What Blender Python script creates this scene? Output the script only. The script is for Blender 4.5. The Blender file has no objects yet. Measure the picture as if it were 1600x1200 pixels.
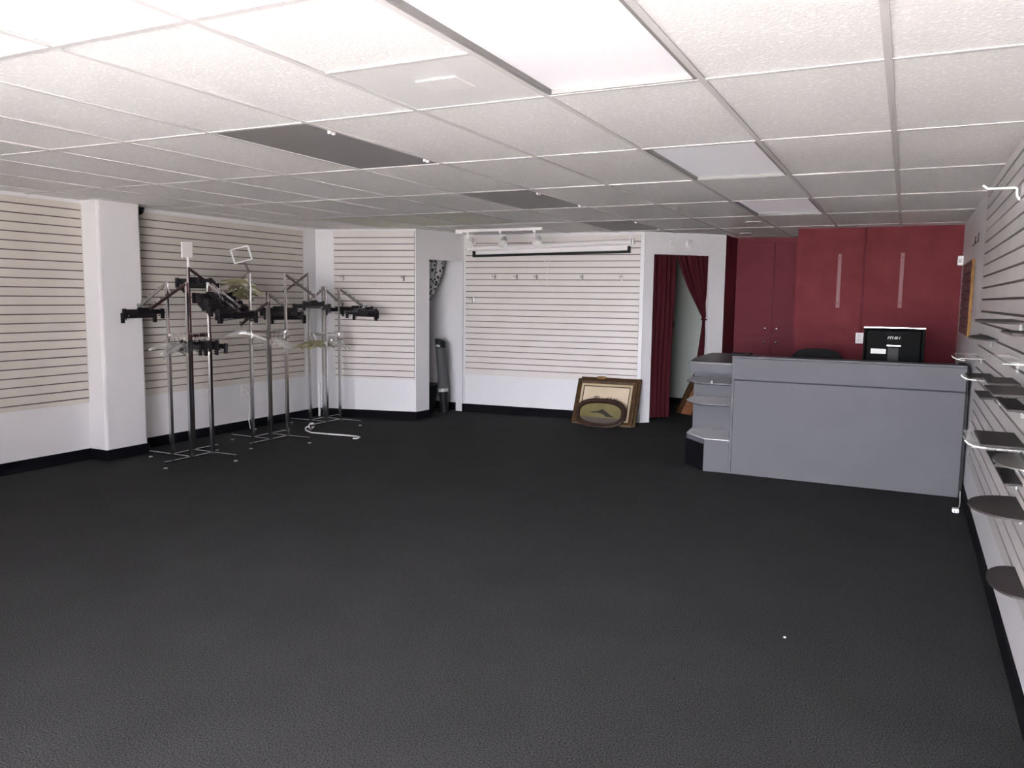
import bpy, math, random
from mathutils import Matrix, Vector
random.seed(7)
PI = math.pi
scene = bpy.context.scene
col = scene.collection
H = 2.28
WM = {}          # world matrix of every empty / parent we make

# ------------------------------------------------------------------ materials
def mat(name, color, rough=0.6, metal=0.0, spec=0.5, noise=None, bump=None, alpha=1.0, trans=0.0, emit=None, bands=None, sheen=0.0, coat=0.0):
    m = bpy.data.materials.new(name); m.use_nodes = True
    nt = m.node_tree; b = nt.nodes['Principled BSDF']
    b.inputs['Base Color'].default_value = (*color, 1)
    b.inputs['Roughness'].default_value = rough
    b.inputs['Metallic'].default_value = metal
    b.inputs['Specular IOR Level'].default_value = spec
    b.inputs['Alpha'].default_value = alpha
    b.inputs['Transmission Weight'].default_value = trans
    if coat: b.inputs['Coat Weight'].default_value = coat
    if sheen: b.inputs['Sheen Weight'].default_value = sheen
    if emit:
        b.inputs['Emission Color'].default_value = (*emit[0], 1)
        b.inputs['Emission Strength'].default_value = emit[1]
    tc = nt.nodes.new('ShaderNodeTexCoord')
    if noise:      # (scale, color2, low, high[, detail])
        n = nt.nodes.new('ShaderNodeTexNoise'); n.inputs['Scale'].default_value = noise[0]
        n.inputs['Detail'].default_value = noise[4] if len(noise) > 4 else 4
        nt.links.new(tc.outputs['Object'], n.inputs['Vector'])
        r = nt.nodes.new('ShaderNodeValToRGB')
        r.color_ramp.elements[0].position = noise[2]; r.color_ramp.elements[0].color = (*color, 1)
        r.color_ramp.elements[1].position = noise[3]; r.color_ramp.elements[1].color = (*noise[1], 1)
        nt.links.new(n.outputs['Fac'], r.inputs['Fac'])
        nt.links.new(r.outputs['Color'], b.inputs['Base Color'])
    if bump:       # (scale, strength, distance)
        n2 = nt.nodes.new('ShaderNodeTexNoise'); n2.inputs['Scale'].default_value = bump[0]
        n2.inputs['Detail'].default_value = 5
        nt.links.new(tc.outputs['Object'], n2.inputs['Vector'])
        bp = nt.nodes.new('ShaderNodeBump'); bp.inputs['Strength'].default_value = bump[1]
        bp.inputs['Distance'].default_value = bump[2]
        nt.links.new(n2.outputs['Fac'], bp.inputs['Height'])
        nt.links.new(bp.outputs['Normal'], b.inputs['Normal'])
    if bands:      # (scale, axis, strength, distance)  ribbed surface
        w = nt.nodes.new('ShaderNodeTexWave'); w.inputs['Scale'].default_value = bands[0]
        w.bands_direction = bands[1]
        nt.links.new(tc.outputs['Object'], w.inputs['Vector'])
        bp = nt.nodes.new('ShaderNodeBump'); bp.inputs['Strength'].default_value = bands[2]
        bp.inputs['Distance'].default_value = bands[3]
        nt.links.new(w.outputs['Fac'], bp.inputs['Height'])
        nt.links.new(bp.outputs['Normal'], b.inputs['Normal'])
    return m

M = {}
def carpet_mat():
    m = bpy.data.materials.new('carpet'); m.use_nodes = True
    nt = m.node_tree; b = nt.nodes['Principled BSDF']; b.inputs['Roughness'].default_value = 0.95; b.inputs['Specular IOR Level'].default_value = 0.12
    tc = nt.nodes.new('ShaderNodeTexCoord')
    def noise(sc, de):
        n = nt.nodes.new('ShaderNodeTexNoise'); n.inputs['Scale'].default_value = sc; n.inputs['Detail'].default_value = de
        nt.links.new(tc.outputs['Object'], n.inputs['Vector']); return n
    f = noise(165, 3); g = noise(2.2, 6)
    r = nt.nodes.new('ShaderNodeValToRGB')
    r.color_ramp.elements[0].position = 0.34; r.color_ramp.elements[0].color = (0.010, 0.0098, 0.0103, 1)
    r.color_ramp.elements[1].position = 0.74; r.color_ramp.elements[1].color = (0.066, 0.0648, 0.067, 1)
    nt.links.new(f.outputs['Fac'], r.inputs['Fac'])
    mr = nt.nodes.new('ShaderNodeMapRange'); mr.inputs['From Min'].default_value = 0.3; mr.inputs['From Max'].default_value = 0.7
    mr.inputs['To Min'].default_value = 0.92; mr.inputs['To Max'].default_value = 1.12
    nt.links.new(g.outputs['Fac'], mr.inputs['Value'])
    mx = nt.nodes.new('ShaderNodeVectorMath'); mx.operation = 'SCALE'
    nt.links.new(r.outputs['Color'], mx.inputs[0]); nt.links.new(mr.outputs['Result'], mx.inputs['Scale'])
    nt.links.new(mx.outputs['Vector'], b.inputs['Base Color'])
    bp = nt.nodes.new('ShaderNodeBump'); bp.inputs['Strength'].default_value = 0.3; bp.inputs['Distance'].default_value = 0.003
    nt.links.new(f.outputs['Fac'], bp.inputs['Height']); nt.links.new(bp.outputs['Normal'], b.inputs['Normal'])
    return m
M['carpet'] = carpet_mat()
M['wall'] = mat('wall_paint', (0.69, 0.675, 0.69), 0.42, bump=(60, 0.08, 0.002))
M['ceil'] = mat('ceiling_tile', (0.79, 0.768, 0.764), 0.9, noise=(62, (0.92, 0.90, 0.895), 0.55, 0.66, 5), bump=(90, 0.5, 0.004))
M['ceil_stain'] = mat('ceiling_tile_stained', (0.70, 0.69, 0.585), 0.9, noise=(1.6, (0.64, 0.605, 0.57), 0.45, 0.7), bump=(90, 0.4, 0.004))
M['grid'] = mat('ceiling_grid', (0.62, 0.59, 0.59), 0.45)
M['slat'] = mat('slat_cream', (0.66, 0.615, 0.60), 0.38, noise=(3, (0.63, 0.575, 0.545), 0.35, 0.7))
M['slat_r'] = mat('slat_greyish', (0.56, 0.53, 0.525), 0.5, noise=(3, (0.53, 0.50, 0.495), 0.35, 0.7))
M['slat_l'] = mat('slat_beige', (0.60, 0.55, 0.505), 0.5, noise=(3, (0.56, 0.51, 0.465), 0.35, 0.7))
M['groove_shade'] = mat('slat_groove_shade', (0.10, 0.075, 0.07), 0.8)  # dark backing colour paints the shadow inside the slat grooves
M['base'] = mat('black_rubber_base', (0.0045, 0.0042, 0.0062), 0.7, spec=0.08)
M['red'] = mat('red_paint', (0.145, 0.021, 0.0285), 0.6, spec=0.12, noise=(5, (0.175, 0.030, 0.037), 0.35, 0.75, 8), bump=(35, 0.18, 0.004))
M['red_cab'] = mat('red_cabinet_paint', (0.145, 0.026, 0.036), 0.6, spec=0.12, noise=(2, (0.16, 0.030, 0.040), 0.4, 0.7))
M['red_light'] = mat('red_paint_worn', (0.215, 0.062, 0.070), 0.5)
M['red_dark'] = mat('dark_red_paint', (0.15, 0.024, 0.035), 0.6, spec=0.2)
M['mauve'] = mat('mauve_slat', (0.20, 0.085, 0.090), 0.55)
M['rawedge'] = mat('raw_board_edge', (0.27, 0.14, 0.035), 0.8, noise=(30, (0.16, 0.075, 0.03), 0.4, 0.7))
M['grey'] = mat('grey_laminate', (0.094, 0.092, 0.105), 0.6, spec=0.3, noise=(2.5, (0.101, 0.099, 0.112), 0.4, 0.7), bump=(12, 0.04, 0.002))
M['grey_light'] = mat('light_grey_laminate', (0.80, 0.80, 0.82), 0.35)
M['trim_and_shadow'] = mat('dark_grey_trim_and_shadow', (0.040, 0.040, 0.050), 0.7, spec=0.1)
M['grey_dark'] = mat('dark_grey_top', (0.055, 0.050, 0.052), 0.4, noise=(40, (0.075, 0.068, 0.07), 0.4, 0.7))
M['black'] = mat('black_plastic', (0.009, 0.009, 0.010), 0.5, spec=0.2)
M['hblack'] = mat('black_hanger_plastic', (0.008, 0.006, 0.0075), 0.5, spec=0.2)
M['black_matte'] = mat('black_matte', (0.004, 0.004, 0.0045), 0.85, spec=0.1)
M['chrome'] = mat('chrome', (0.62, 0.61, 0.61), 0.16, metal=1.0)
M['chrome_dk'] = mat('chrome_arm', (0.30, 0.28, 0.28), 0.22, metal=1.0)
M['white'] = mat('white_plastic', (0.78, 0.75, 0.75), 0.45)
M['white_gloss'] = mat('white_gloss', (0.9, 0.9, 0.9), 0.2)
M['lens'] = mat('light_lens', (0.88, 0.86, 0.89), 0.3, bands=(28, 'X', 0.12, 0.003), emit=((0.95, 0.95, 1.0), 0.011))  # faint emission added to lift the lens above the tiles' brightness
M['panel'] = mat('grey_ceiling_panel', (0.25, 0.236, 0.236), 0.5)
M['perf'] = mat('perforated_metal', (0.74, 0.72, 0.725), 0.4, bands=(26, 'X', 0.25, 0.003))
M['acrylic'] = mat('clear_acrylic', (0.92, 0.93, 0.92), 0.08, alpha=0.26)
M['acrylic_smoke'] = mat('smoked_acrylic', (0.16, 0.15, 0.14), 0.2, alpha=0.88)
M['card'] = mat('grey_card', (0.46, 0.43, 0.41), 0.5)
M['acrylic_mid'] = mat('acrylic_cut_edge', (0.5, 0.5, 0.48), 0.2, alpha=0.7)
M['acrylic_edge'] = mat('acrylic_edge', (0.90, 0.90, 0.88), 0.15)
M['clearhang'] = mat('clear_hanger', (0.50, 0.48, 0.46), 0.12, alpha=0.42)
M['olivehang'] = mat('olive_clear_hanger', (0.36, 0.33, 0.17), 0.2, alpha=0.58)
M['pad'] = mat('brown_black_shelf', (0.034, 0.027, 0.028), 0.65)
M['velvet'] = mat('burgundy_velvet', (0.055, 0.009, 0.014), 0.9, spec=0.1)
M['closet'] = mat('closet_paint', (0.44, 0.465, 0.425), 0.7)
M['gilt'] = mat('gilt_wood', (0.080, 0.040, 0.013), 0.5, spec=0.3, noise=(14, (0.034, 0.017, 0.009), 0.35, 0.7), bump=(40, 0.3, 0.003))
M['gilt_lt'] = mat('gilt_light', (0.30, 0.17, 0.05), 0.4, noise=(14, (0.11, 0.055, 0.02), 0.35, 0.7))
M['darkwood'] = mat('dark_wood', (0.020, 0.009, 0.006), 0.5, spec=0.25, noise=(18, (0.045, 0.020, 0.011), 0.4, 0.7))
M['board'] = mat('orange_brown_wood', (0.26, 0.105, 0.045), 0.5, noise=(9, (0.13, 0.05, 0.022), 0.4, 0.7))
M['cream'] = mat('cream_paper', (0.60, 0.48, 0.34), 0.7, noise=(3, (0.66, 0.55, 0.42), 0.4, 0.7))
M['cream2'] = mat('cream_mat', (0.50, 0.40, 0.25), 0.6)
M['ink'] = mat('sepia_ink', (0.10, 0.065, 0.04), 0.8)
M['olive'] = mat('painted_sky_olive', (0.13, 0.108, 0.045), 0.6, spec=0.2, noise=(4, (0.20, 0.17, 0.08), 0.35, 0.75))
M['mount'] = mat('painted_mountain', (0.024, 0.019, 0.010), 0.6)
M['lake'] = mat('painted_lake', (0.080, 0.065, 0.055), 0.4)
M['conc'] = mat('pale_concrete', (0.66, 0.645, 0.64), 0.9)
M['asphalt'] = mat('street_asphalt', (0.16, 0.155, 0.15), 0.9)
M['fan_grey'] = mat('fan_grey', (0.065, 0.065, 0.07), 0.45, bands=(60, 'Z', 0.4, 0.003))
M['label'] = mat('paper_label', (0.66, 0.65, 0.64), 0.6)
M['logo'] = mat('silver_logo', (0.42, 0.42, 0.42), 0.4)
M['mon'] = mat('monitor_black', (0.003, 0.0032, 0.0033), 0.6, spec=0.06)
M['screen'] = mat('screen_glass', (0.004, 0.004, 0.005), 0.1)
M['fabric'] = mat('black_fabric', (0.007, 0.007, 0.008), 0.95, bump=(300, 0.3, 0.002))

def pattern_mat():
    m = bpy.data.materials.new('patterned_cloth'); m.use_nodes = True
    nt = m.node_tree; b = nt.nodes['Principled BSDF']; b.inputs['Roughness'].default_value = 0.9
    tc = nt.nodes.new('ShaderNodeTexCoord'); v = nt.nodes.new('ShaderNodeTexVoronoi')
    v.inputs['Scale'].default_value = 24
    nt.links.new(tc.outputs['Object'], v.inputs['Vector'])
    r = nt.nodes.new('ShaderNodeValToRGB'); r.color_ramp.interpolation = 'CONSTANT'
    r.color_ramp.elements[0].position = 0; r.color_ramp.elements[0].color = (0.02, 0.02, 0.022, 1)
    r.color_ramp.elements[1].position = 0.47; r.color_ramp.elements[1].color = (0.42, 0.41, 0.41, 1)
    n = nt.nodes.new('ShaderNodeTexNoise'); n.inputs['Scale'].default_value = 22
    nt.links.new(tc.outputs['Object'], n.inputs['Vector'])
    mx = nt.nodes.new('ShaderNodeMath'); mx.operation = 'MULTIPLY_ADD'; mx.inputs[1].default_value = 0.6
    nt.links.new(v.outputs['Distance'], mx.inputs[0])
    m2 = nt.nodes.new('ShaderNodeMath'); m2.operation = 'MULTIPLY'; m2.inputs[1].default_value = 0.45
    nt.links.new(n.outputs['Fac'], m2.inputs[0]); nt.links.new(m2.outputs[0], mx.inputs[2])
    nt.links.new(mx.outputs[0], r.inputs['Fac']); nt.links.new(r.outputs['Color'], b.inputs['Base Color'])
    return m
M['pattern'] = pattern_mat()

# ------------------------------------------------------------------ mesh builder
class MB:
    def __init__(s): s.v = []; s.f = []; s.mi = []; s.cur = 0
    def use(s, i): s.cur = i; return s
    def _add(s, vs, fs):
        o = len(s.v); s.v += [Vector(p) for p in vs]
        for f in fs: s.f.append([i + o for i in f]); s.mi.append(s.cur)
        return s
    def box(s, a, b):
        x0, y0, z0 = a; x1, y1, z1 = b
        vs = [(x0,y0,z0),(x1,y0,z0),(x1,y1,z0),(x0,y1,z0),(x0,y0,z1),(x1,y0,z1),(x1,y1,z1),(x0,y1,z1)]
        return s._add(vs, [(3,2,1,0),(4,5,6,7),(0,1,5,4),(1,2,6,5),(2,3,7,6),(3,0,4,7)])
    def obox(s, o, ux, uy, uz):     # oriented box: corner o and three edge vectors
        o, ux, uy, uz = map(Vector, (o, ux, uy, uz))
        vs = [o, o+ux, o+ux+uy, o+uy, o+uz, o+ux+uz, o+ux+uy+uz, o+uy+uz]
        fs = [(3,2,1,0),(4,5,6,7),(0,1,5,4),(1,2,6,5),(2,3,7,6),(3,0,4,7)]
        if ux.cross(uy).dot(uz) < 0: fs = [tuple(reversed(f)) for f in fs]
        return s._add(vs, fs)
    def bar(s, p0, p1, w, h=None, up=(0,0,1)):   # square bar along p0-p1
        p0, p1 = Vector(p0), Vector(p1); d = p1 - p0; h = w if h is None else h
        u = Vector(up)
        if abs(d.normalized().dot(u)) > 0.95: u = Vector((0,1,0))
        r = d.cross(u).normalized(); u = r.cross(d).normalized()
        return s.obox(p0 - r*w/2 - u*h/2, r*w, u*h, d)
    def tube(s, pts, r, n=8, cap=True, r1=None):
        pts = [Vector(p) for p in pts]; rings = []
        t0 = (pts[1]-pts[0]).normalized()
        nrm = t0.orthogonal().normalized()
        o = len(s.v)
        for i, p in enumerate(pts):
            if i == 0: t = pts[1]-pts[0]
            elif i == len(pts)-1: t = pts[-1]-pts[-2]
            else: t = (pts[i+1]-pts[i]).normalized() + (pts[i]-pts[i-1]).normalized()
            t.normalize(); nrm = (nrm - t*nrm.dot(t))
            if nrm.length < 1e-6: nrm = t.orthogonal()
            nrm.normalize(); b = t.cross(nrm)
            rr = r if r1 is None else r + (r1-r)*i/(len(pts)-1)
            for k in range(n):
                a = 2*PI*k/n; s.v.append(p + nrm*rr*math.cos(a) + b*rr*math.sin(a))
        for i in range(len(pts)-1):
            for k in range(n):
                k2 = (k+1) % n
                s.f.append([o+i*n+k, o+i*n+k2, o+(i+1)*n+k2, o+(i+1)*n+k]); s.mi.append(s.cur)
        if cap:
            s.f.append([o+k for k in reversed(range(n))]); s.mi.append(s.cur)
            e = o+(len(pts)-1)*n; s.f.append([e+k for k in range(n)]); s.mi.append(s.cur)
        return s
    def cyl(s, p0, p1, r, n=20, r1=None): return s.tube([p0, p1], r, n, True, r1)
    def prism(s, poly, z0, z1):
        n = len(poly)
        area = sum(poly[i][0]*poly[(i+1)%n][1]-poly[(i+1)%n][0]*poly[i][1] for i in range(n))
        if area < 0: poly = list(reversed(poly))
        vs = [(x,y,z0) for x,y in poly] + [(x,y,z1) for x,y in poly]
        fs = [tuple(reversed(range(n))), tuple(range(n,2*n))] + [(i,(i+1)%n,(i+1)%n+n,i+n) for i in range(n)]
        return s._add(vs, fs)
    def lathe(s, c, axis, prof, n=20):   # prof: list of (t along axis, radius)
        c = Vector(c); a = Vector(axis).normalized(); u = a.orthogonal().normalized(); w = a.cross(u)
        o = len(s.v)
        for t, r in prof:
            for k in range(n):
                q = 2*PI*k/n; s.v.append(c + a*t + (u*math.cos(q)+w*math.sin(q))*max(r,1e-4))
        for i in range(len(prof)-1):
            for k in range(n):
                k2 = (k+1) % n
                s.f.append([o+i*n+k, o+i*n+k2, o+(i+1)*n+k2, o+(i+1)*n+k]); s.mi.append(s.cur)
        s.f.append([o+k for k in reversed(range(n))]); s.mi.append(s.cur)
        e = o+(len(prof)-1)*n; s.f.append([e+k for k in range(n)]); s.mi.append(s.cur)
        return s
    def loft(s, rings, cap=True):
        n = len(rings[0]); o = len(s.v)
        for r in rings: s.v += [Vector(p) for p in r]
        for i in range(len(rings)-1):
            for k in range(n):
                k2 = (k+1) % n
                s.f.append([o+i*n+k, o+i*n+k2, o+(i+1)*n+k2, o+(i+1)*n+k]); s.mi.append(s.cur)
        if cap:
            s.f.append([o+k for k in reversed(range(n))]); s.mi.append(s.cur)
            e = o+(len(rings)-1)*n; s.f.append([e+k for k in range(n)]); s.mi.append(s.cur)
        return s
    def sheet(s, rows):
        n = len(rows[0]); o = len(s.v)
        for r in rows: s.v += [Vector(p) for p in r]
        for i in range(len(rows)-1):
            for k in range(n-1):
                s.f.append([o+i*n+k, o+i*n+k+1, o+(i+1)*n+k+1, o+(i+1)*n+k]); s.mi.append(s.cur)
        return s
    def build(s, name, mats, parent=None, smooth=False, bevel=0.0, solid=0.0, local=False, origin=None):
        me = bpy.data.meshes.new(name)
        W = WM[parent] if parent is not None else Matrix.Identity(4)
        if parent is None and origin is not None: W = Matrix.Translation(Vector(origin))
        vs = s.v if local else [W.inverted() @ p for p in s.v]
        me.from_pydata([tuple(p) for p in vs], [], s.f)
        if not isinstance(mats, (list, tuple)): mats = [mats]
        for m in mats: me.materials.append(m)
        me.polygons.foreach_set('material_index', s.mi)
        if smooth: me.polygons.foreach_set('use_smooth', [True]*len(s.f))
        me.update()
        o = bpy.data.objects.new(name, me); col.objects.link(o)
        if parent is not None: o.parent = parent
        elif origin is not None: o.location = origin
        WM[o] = W
        if solid:
            md = o.modifiers.new('thickness', 'SOLIDIFY'); md.thickness = solid; md.offset = 0
        if bevel:
            md = o.modifiers.new('bevel', 'BEVEL'); md.width = bevel; md.segments = 2; md.limit_method = 'ANGLE'
        if smooth and not bevel:
            md = o.modifiers.new('split', 'EDGE_SPLIT'); md.split_angle = math.radians(40)
        return o

def tag(o, label, cat, group=None, kind=None):
    o['label'] = label; o['category'] = cat
    if group: o['group'] = group
    if kind: o['kind'] = kind
    return o
def thing(name, label, cat, loc=(0,0,0), rot=(0,0,0), group=None):
    o = bpy.data.objects.new(name, None); col.objects.link(o)
    o.location = loc; o.rotation_euler = rot; o.empty_display_size = 0.1
    from mathutils import Euler
    WM[o] = Matrix.Translation(Vector(loc)) @ Euler(rot).to_matrix().to_4x4()
    return tag(o, label, cat, group)
def copy_tree(src, loc, rot, label, group=None, mats=None):
    from mathutils import Euler
    def cp(o, parent):
        c = o.copy(); col.objects.link(c); c.parent = parent
        for ch in [q for q in kids.get(o, [])]: cp(ch, c)
        return c
    kids = {}
    for q in list(bpy.data.objects):
        if q.parent: kids.setdefault(q.parent, []).append(q)
    r = cp(src, None)
    r.location = loc; r.rotation_euler = rot; r['label'] = label
    if group: r['group'] = group
    elif 'group' in r: del r['group']
    return r
def struct(o, label=None):
    o['kind'] = 'structure'
    if label: o['label'] = label
    return o

# ------------------------------------------------------------------ room shell
def V2(a): return Vector((a[0], a[1], 0))
def wall_run(name, a, b, out, mats, openings=(), z0=0.0, z1=2.6, t=0.10, base=True, label=None):
    """wall from a to b (interior face), growing t to the 'out' side; openings: (s0, s1, z0, z1)."""
    a, b = V2(a), V2(b); d = b-a; L = d.length; d.normalize(); n = Vector((d.y, -d.x, 0))
    if n.dot(V2(out)) < 0: n = -n
    mb = MB(); cuts = sorted(openings)
    def seg(s0, s1, za, zb):
        if s1-s0 > 1e-4 and zb-za > 1e-4:
            mb.obox(a+d*s0+Vector((0,0,za)), d*(s1-s0), n*t, Vector((0,0,zb-za)))
    p = 0
    for s0, s1, za, zb in cuts:
        seg(p, s0, z0, z1); seg(s0, s1, z0, za); seg(s0, s1, zb, z1); p = s1
    seg(p, L, z0, z1)
    o = struct(mb.build(name, mats), label)
    if base:
        mb = MB(); p = 0
        for s0, s1, za, zb in cuts:
            if za < 0.05:
                if s0-p > 0.001: mb.obox(a+d*p-n*0.012+Vector((0,0,0.001)), d*(s0-p), n*0.0119, (0,0,0.099))
                p = s1
        if L-p > 0.001: mb.obox(a+d*p-n*0.012+Vector((0,0,0.001)), d*(L-p), n*0.0119, (0,0,0.099))
        struct(mb.build('baseboard_'+name.split('wall_')[-1], M['base']))
    return o

def xr(y): return 0.5575 + 0.0045*y          # right wall
def xp(y): return xr(y) - 0.020              # face of the slat panel on it
FY = -4.60
PL, PJ, PK, PM, PA = (-6.40, 4.785), (-5.155, 5.10), (-5.05, 6.08), (-2.72, 6.29), (-1.93, 7.08)
# floor
mb = MB(); mb.box((-7.2, FY-0.1, -0.06), (1.0, 9.0, 0.0)); struct(mb.build('floor', M['carpet']), 'black speckled carpet floor')
wall_run('wall_right', (xr(FY), FY), (xr(6.6), 6.6), (1, 0), M['wall'], label='white side wall behind the shoe shelves')
wall_run('wall_left', (-6.40, FY), PL, (-1, 0), M['wall'], label='white side wall with the slatted panels')
wall_run('wall_back_left', PL, PJ, (-0.2, 1), M['wall'], label='angled white back wall by the garment racks')
wall_run('wall_passage', PJ, PK, (-1, 0.1), M['wall'], openings=[(0.255, 0.945, 0.0, 1.943)], label='short white wall with the open passage doorway')
wall_run('wall_back', PK, PM, (0, 1), M['wall'], label='white back wall behind the projector screen')
wall_run('wall_angled', PM, PA, (-1, 1), M['wall'], openings=[(0.128, 0.897, 0.0, 2.027)], label='angled white wall with the curtained doorway', base=False)
wall_run('wall_recess', PA, (-1.90, 7.66), (-1, 0), M['red_dark'], base=False, label='dark red side of the cupboard recess')
# side room behind the passage doorway
wall_run('wall_side_room', (-6.45, 6.11), (-5.17, 6.11), (0, 1), M['wall'])
wall_run('wall_side_room_end', (-6.45, 4.80), (-6.45, 6.2), (-1, 0), M['wall'])
# closet behind the burgundy curtains
wall_run('wall_closet', (-5.0, 8.2), (-1.80, 8.2), (0, 1), M['closet'])
wall_run('wall_closet_side', (-2.00, 7.20), (-2.00, 8.2), (1, 0), M['closet'], t=0.04)
wall_run('wall_closet_end', (-5.0, 6.3), (-5.0, 8.3), (-1, 0), M['closet'])
# red back wall
mb = MB(); mb.box((-1.02, 6.44, 0), (xr(6.5)+0.1, 6.60, 2.6)); mb.box((-1.02, 6.60, 0), (-0.96, 7.8, 2.6))
struct(mb.build('wall_red', M['red']), 'dark red back wall behind the counter')
mb = MB(); mb.box((-1.95, 7.66, 0), (-0.9, 7.76, 2.6)); struct(mb.build('wall_recess_back', M['red_dark']))
# pillar
mb = MB(); mb.box((-6.42, 1.69, 0), (-6.18, 2.12, 2.6))
struct(mb.build('pillar', M['wall'], bevel=0.022), 'white square pillar between the slatted panels')
mb = MB(); mb.box((-6.41, 1.678, 0.001), (-6.168, 1.69, 0.1)); mb.box((-6.18, 1.69, 0.001), (-6.168, 2.12, 0.1)); mb.box((-6.41, 2.12, 0.001), (-6.168, 2.132, 0.1))
struct(mb.build('baseboard_pillar', M['base'], bevel=0.006))
# white corner pipe at the back-left corner
# storefront behind the camera
wall_run('wall_front', (-6.5, FY), (xr(FY)+0.1, FY), (0, -1), M['wall'],
         openings=[(3.80, 5.30, 0.04, 2.22), (5.40, 6.95, 0.04, 2.22)], base=False)
for k, (x0, x1) in enumerate(((-2.70, -1.20), (-1.10, 0.45))):
    mb = MB()
    mb.box((x0, FY-0.08, 0.04), (x1, FY-0.02, 0.09)); mb.box((x0, FY-0.08, 2.17), (x1, FY-0.02, 2.22))
    for q in range(3):
        xx = x0 + (x1-x0-0.05)*q/2; mb.box((xx, FY-0.08, 0.09), (xx+0.05, FY-0.02, 2.17))
    struct(mb.build('window_%d' % (k+1), M['grid']))
mb = MB(); mb.box((-12, -10.5, -0.10), (9, FY-0.1, -0.03)); struct(mb.build('exterior_pavement', M['conc']))
mb = MB(); mb.box((-30, -60, -0.16), (30, -10.5, -0.12)); struct(mb.build('exterior_street', M['asphalt']))
mb = MB(); mb.box((-7.5, FY-2.5, 2.36), (1.8, FY-0.1, 2.46)); struct(mb.build('unseen_shade_canopy', M['grey_dark']))  # unseen canopy, added to block sky and sun; depth set for the light
mb = MB(); mb.box((-7.6, FY-0.1, 2.6), (1.4, 9.2, 2.68)); struct(mb.build('roof', M['grid']))

# ceiling: tiles drop into a grid, 0.61 x 1.22
CW, CL = 0.61, 1.22
lights = {(1, -1), (1, 1), (1, 3)}
panels = {(4, 0), (4, 2), (4, 4)}
vent_half = (2, -1)
mb = MB()
for i in range(-1, 11):
    for j in range(-4, 7):
        if (i, j) in lights or (i, j) in panels: continue
        x1 = -i*CW; x0 = x1-CW; y0 = j*CL; y1 = y0+CL
        if (i, j) == vent_half: y1 = y0 + CL/2
        mb.use(1 if (i, j) in {(7, 3), (8, 3), (6, 3)} else 0)
        tz = lambda: H + 0.004 + random.uniform(0, 0.004)
        za, zb, zc, zd = tz(), tz(), tz(), tz()
        vs = [(x0,y0,za),(x1,y0,zb),(x1,y1,zc),(x0,y1,zd),(x0,y0,H+.04),(x1,y0,H+.04),(x1,y1,H+.04),(x0,y1,H+.04)]
        mb._add(vs, [(3,2,1,0),(4,5,6,7),(0,1,5,4),(1,2,6,5),(2,3,7,6),(3,0,4,7)])
struct(mb.build('ceiling', [M['ceil'], M['ceil_stain']]), 'white drop ceiling of textured tiles')
mb = MB()
for i in range(-1, 12):
    x = -i*CW; mb.box((x-0.0125, -4.6, H), (x+0.0125, 8.4, H+0.004)); mb.box((x-0.002, -4.6, H+0.004), (x+0.002, 8.4, H+0.04))
for j in range(-3, 7):
    for i in range(-1, 11):
        y = j*CL; mb.box((-i*CW-CW+0.0125, y-0.0125, H+0.0003), (-i*CW-0.0125, y+0.0125, H+0.004))
mb.box((-3*CW+0.0125, -CL/2-0.0125, H+0.0003), (-2*CW-0.0125, -CL/2+0.0125, H+0.004))
struct(mb.build('ceiling_grid', M['grid']), 'thin white metal grid of the drop ceiling')

txt = {-1: 'bright fluorescent ceiling light closest to the shop front, beside the square vent',
       1: 'flat white fluorescent ceiling light, second from the shop front',
       3: 'white fluorescent ceiling light closest to the red wall',
       5: 'fluorescent ceiling light over the cupboard recess'}
for (i, j) in sorted(lights):
    if j == 5: continue
    x1 = -i*CW-0.0127; x0 = -i*CW-CW+0.0127; y0 = j*CL+0.0127; y1 = y0+CL-0.0254
    t = thing('ceiling_light', txt[j], 'ceiling light', ((x0+x1)/2, (y0+y1)/2, H), group='fluorescent lights in the ceiling')
    mb = MB(); w = 0.014
    mb.box((x0, y0, H+0.002), (x0+w, y1, H+0.08)); mb.box((x1-w, y0, H+0.002), (x1, y1, H+0.08))
    mb.box((x0+w, y0, H+0.002), (x1-w, y0+w, H+0.08)); mb.box((x0+w, y1-w, H+0.002), (x1-w, y1, H+0.08))
    mb.box((x0, y0, H+0.08), (x1, y1, H+0.09))
    mb.build('frame', M['panel'], t)
    mb = MB(); mb.box((x0+w, y0+w, H+0.020), (x1-w, y1-w, H+0.026)); mb.build('diffuser', M['lens'], t)
ptxt = {0: 'smooth grey panel in the ceiling closest to the shop front, above the empty carpet', 2: 'smooth grey panel in the ceiling, middle one of the three in its row',
        4: 'smooth grey panel in the ceiling close above the projector screen'}
for (i, j) in sorted(panels):
    x1 = -i*CW-0.0127; x0 = -i*CW-CW+0.0127; y0 = j*CL+0.0127; y1 = y0+CL-0.0254
    t = thing('ceiling_panel', ptxt[j], 'ceiling panel', ((x0+x1)/2, (y0+y1)/2, H), group='grey panels in the ceiling')
    mb = MB(); mb.box((x0, y0, H+0.004), (x1, y1, H+0.03)); mb.build('panel', M['panel'], t)
    for yy in (y0+0.17, y1-0.17):
        for dx in (0.0, 0.03):
            mb = MB(); mb.box((x1-0.012, yy+dx, H-0.012), (x1+0.004, yy+dx+0.012, H+0.005)); mb.build('clip', M['white'], t)
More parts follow.
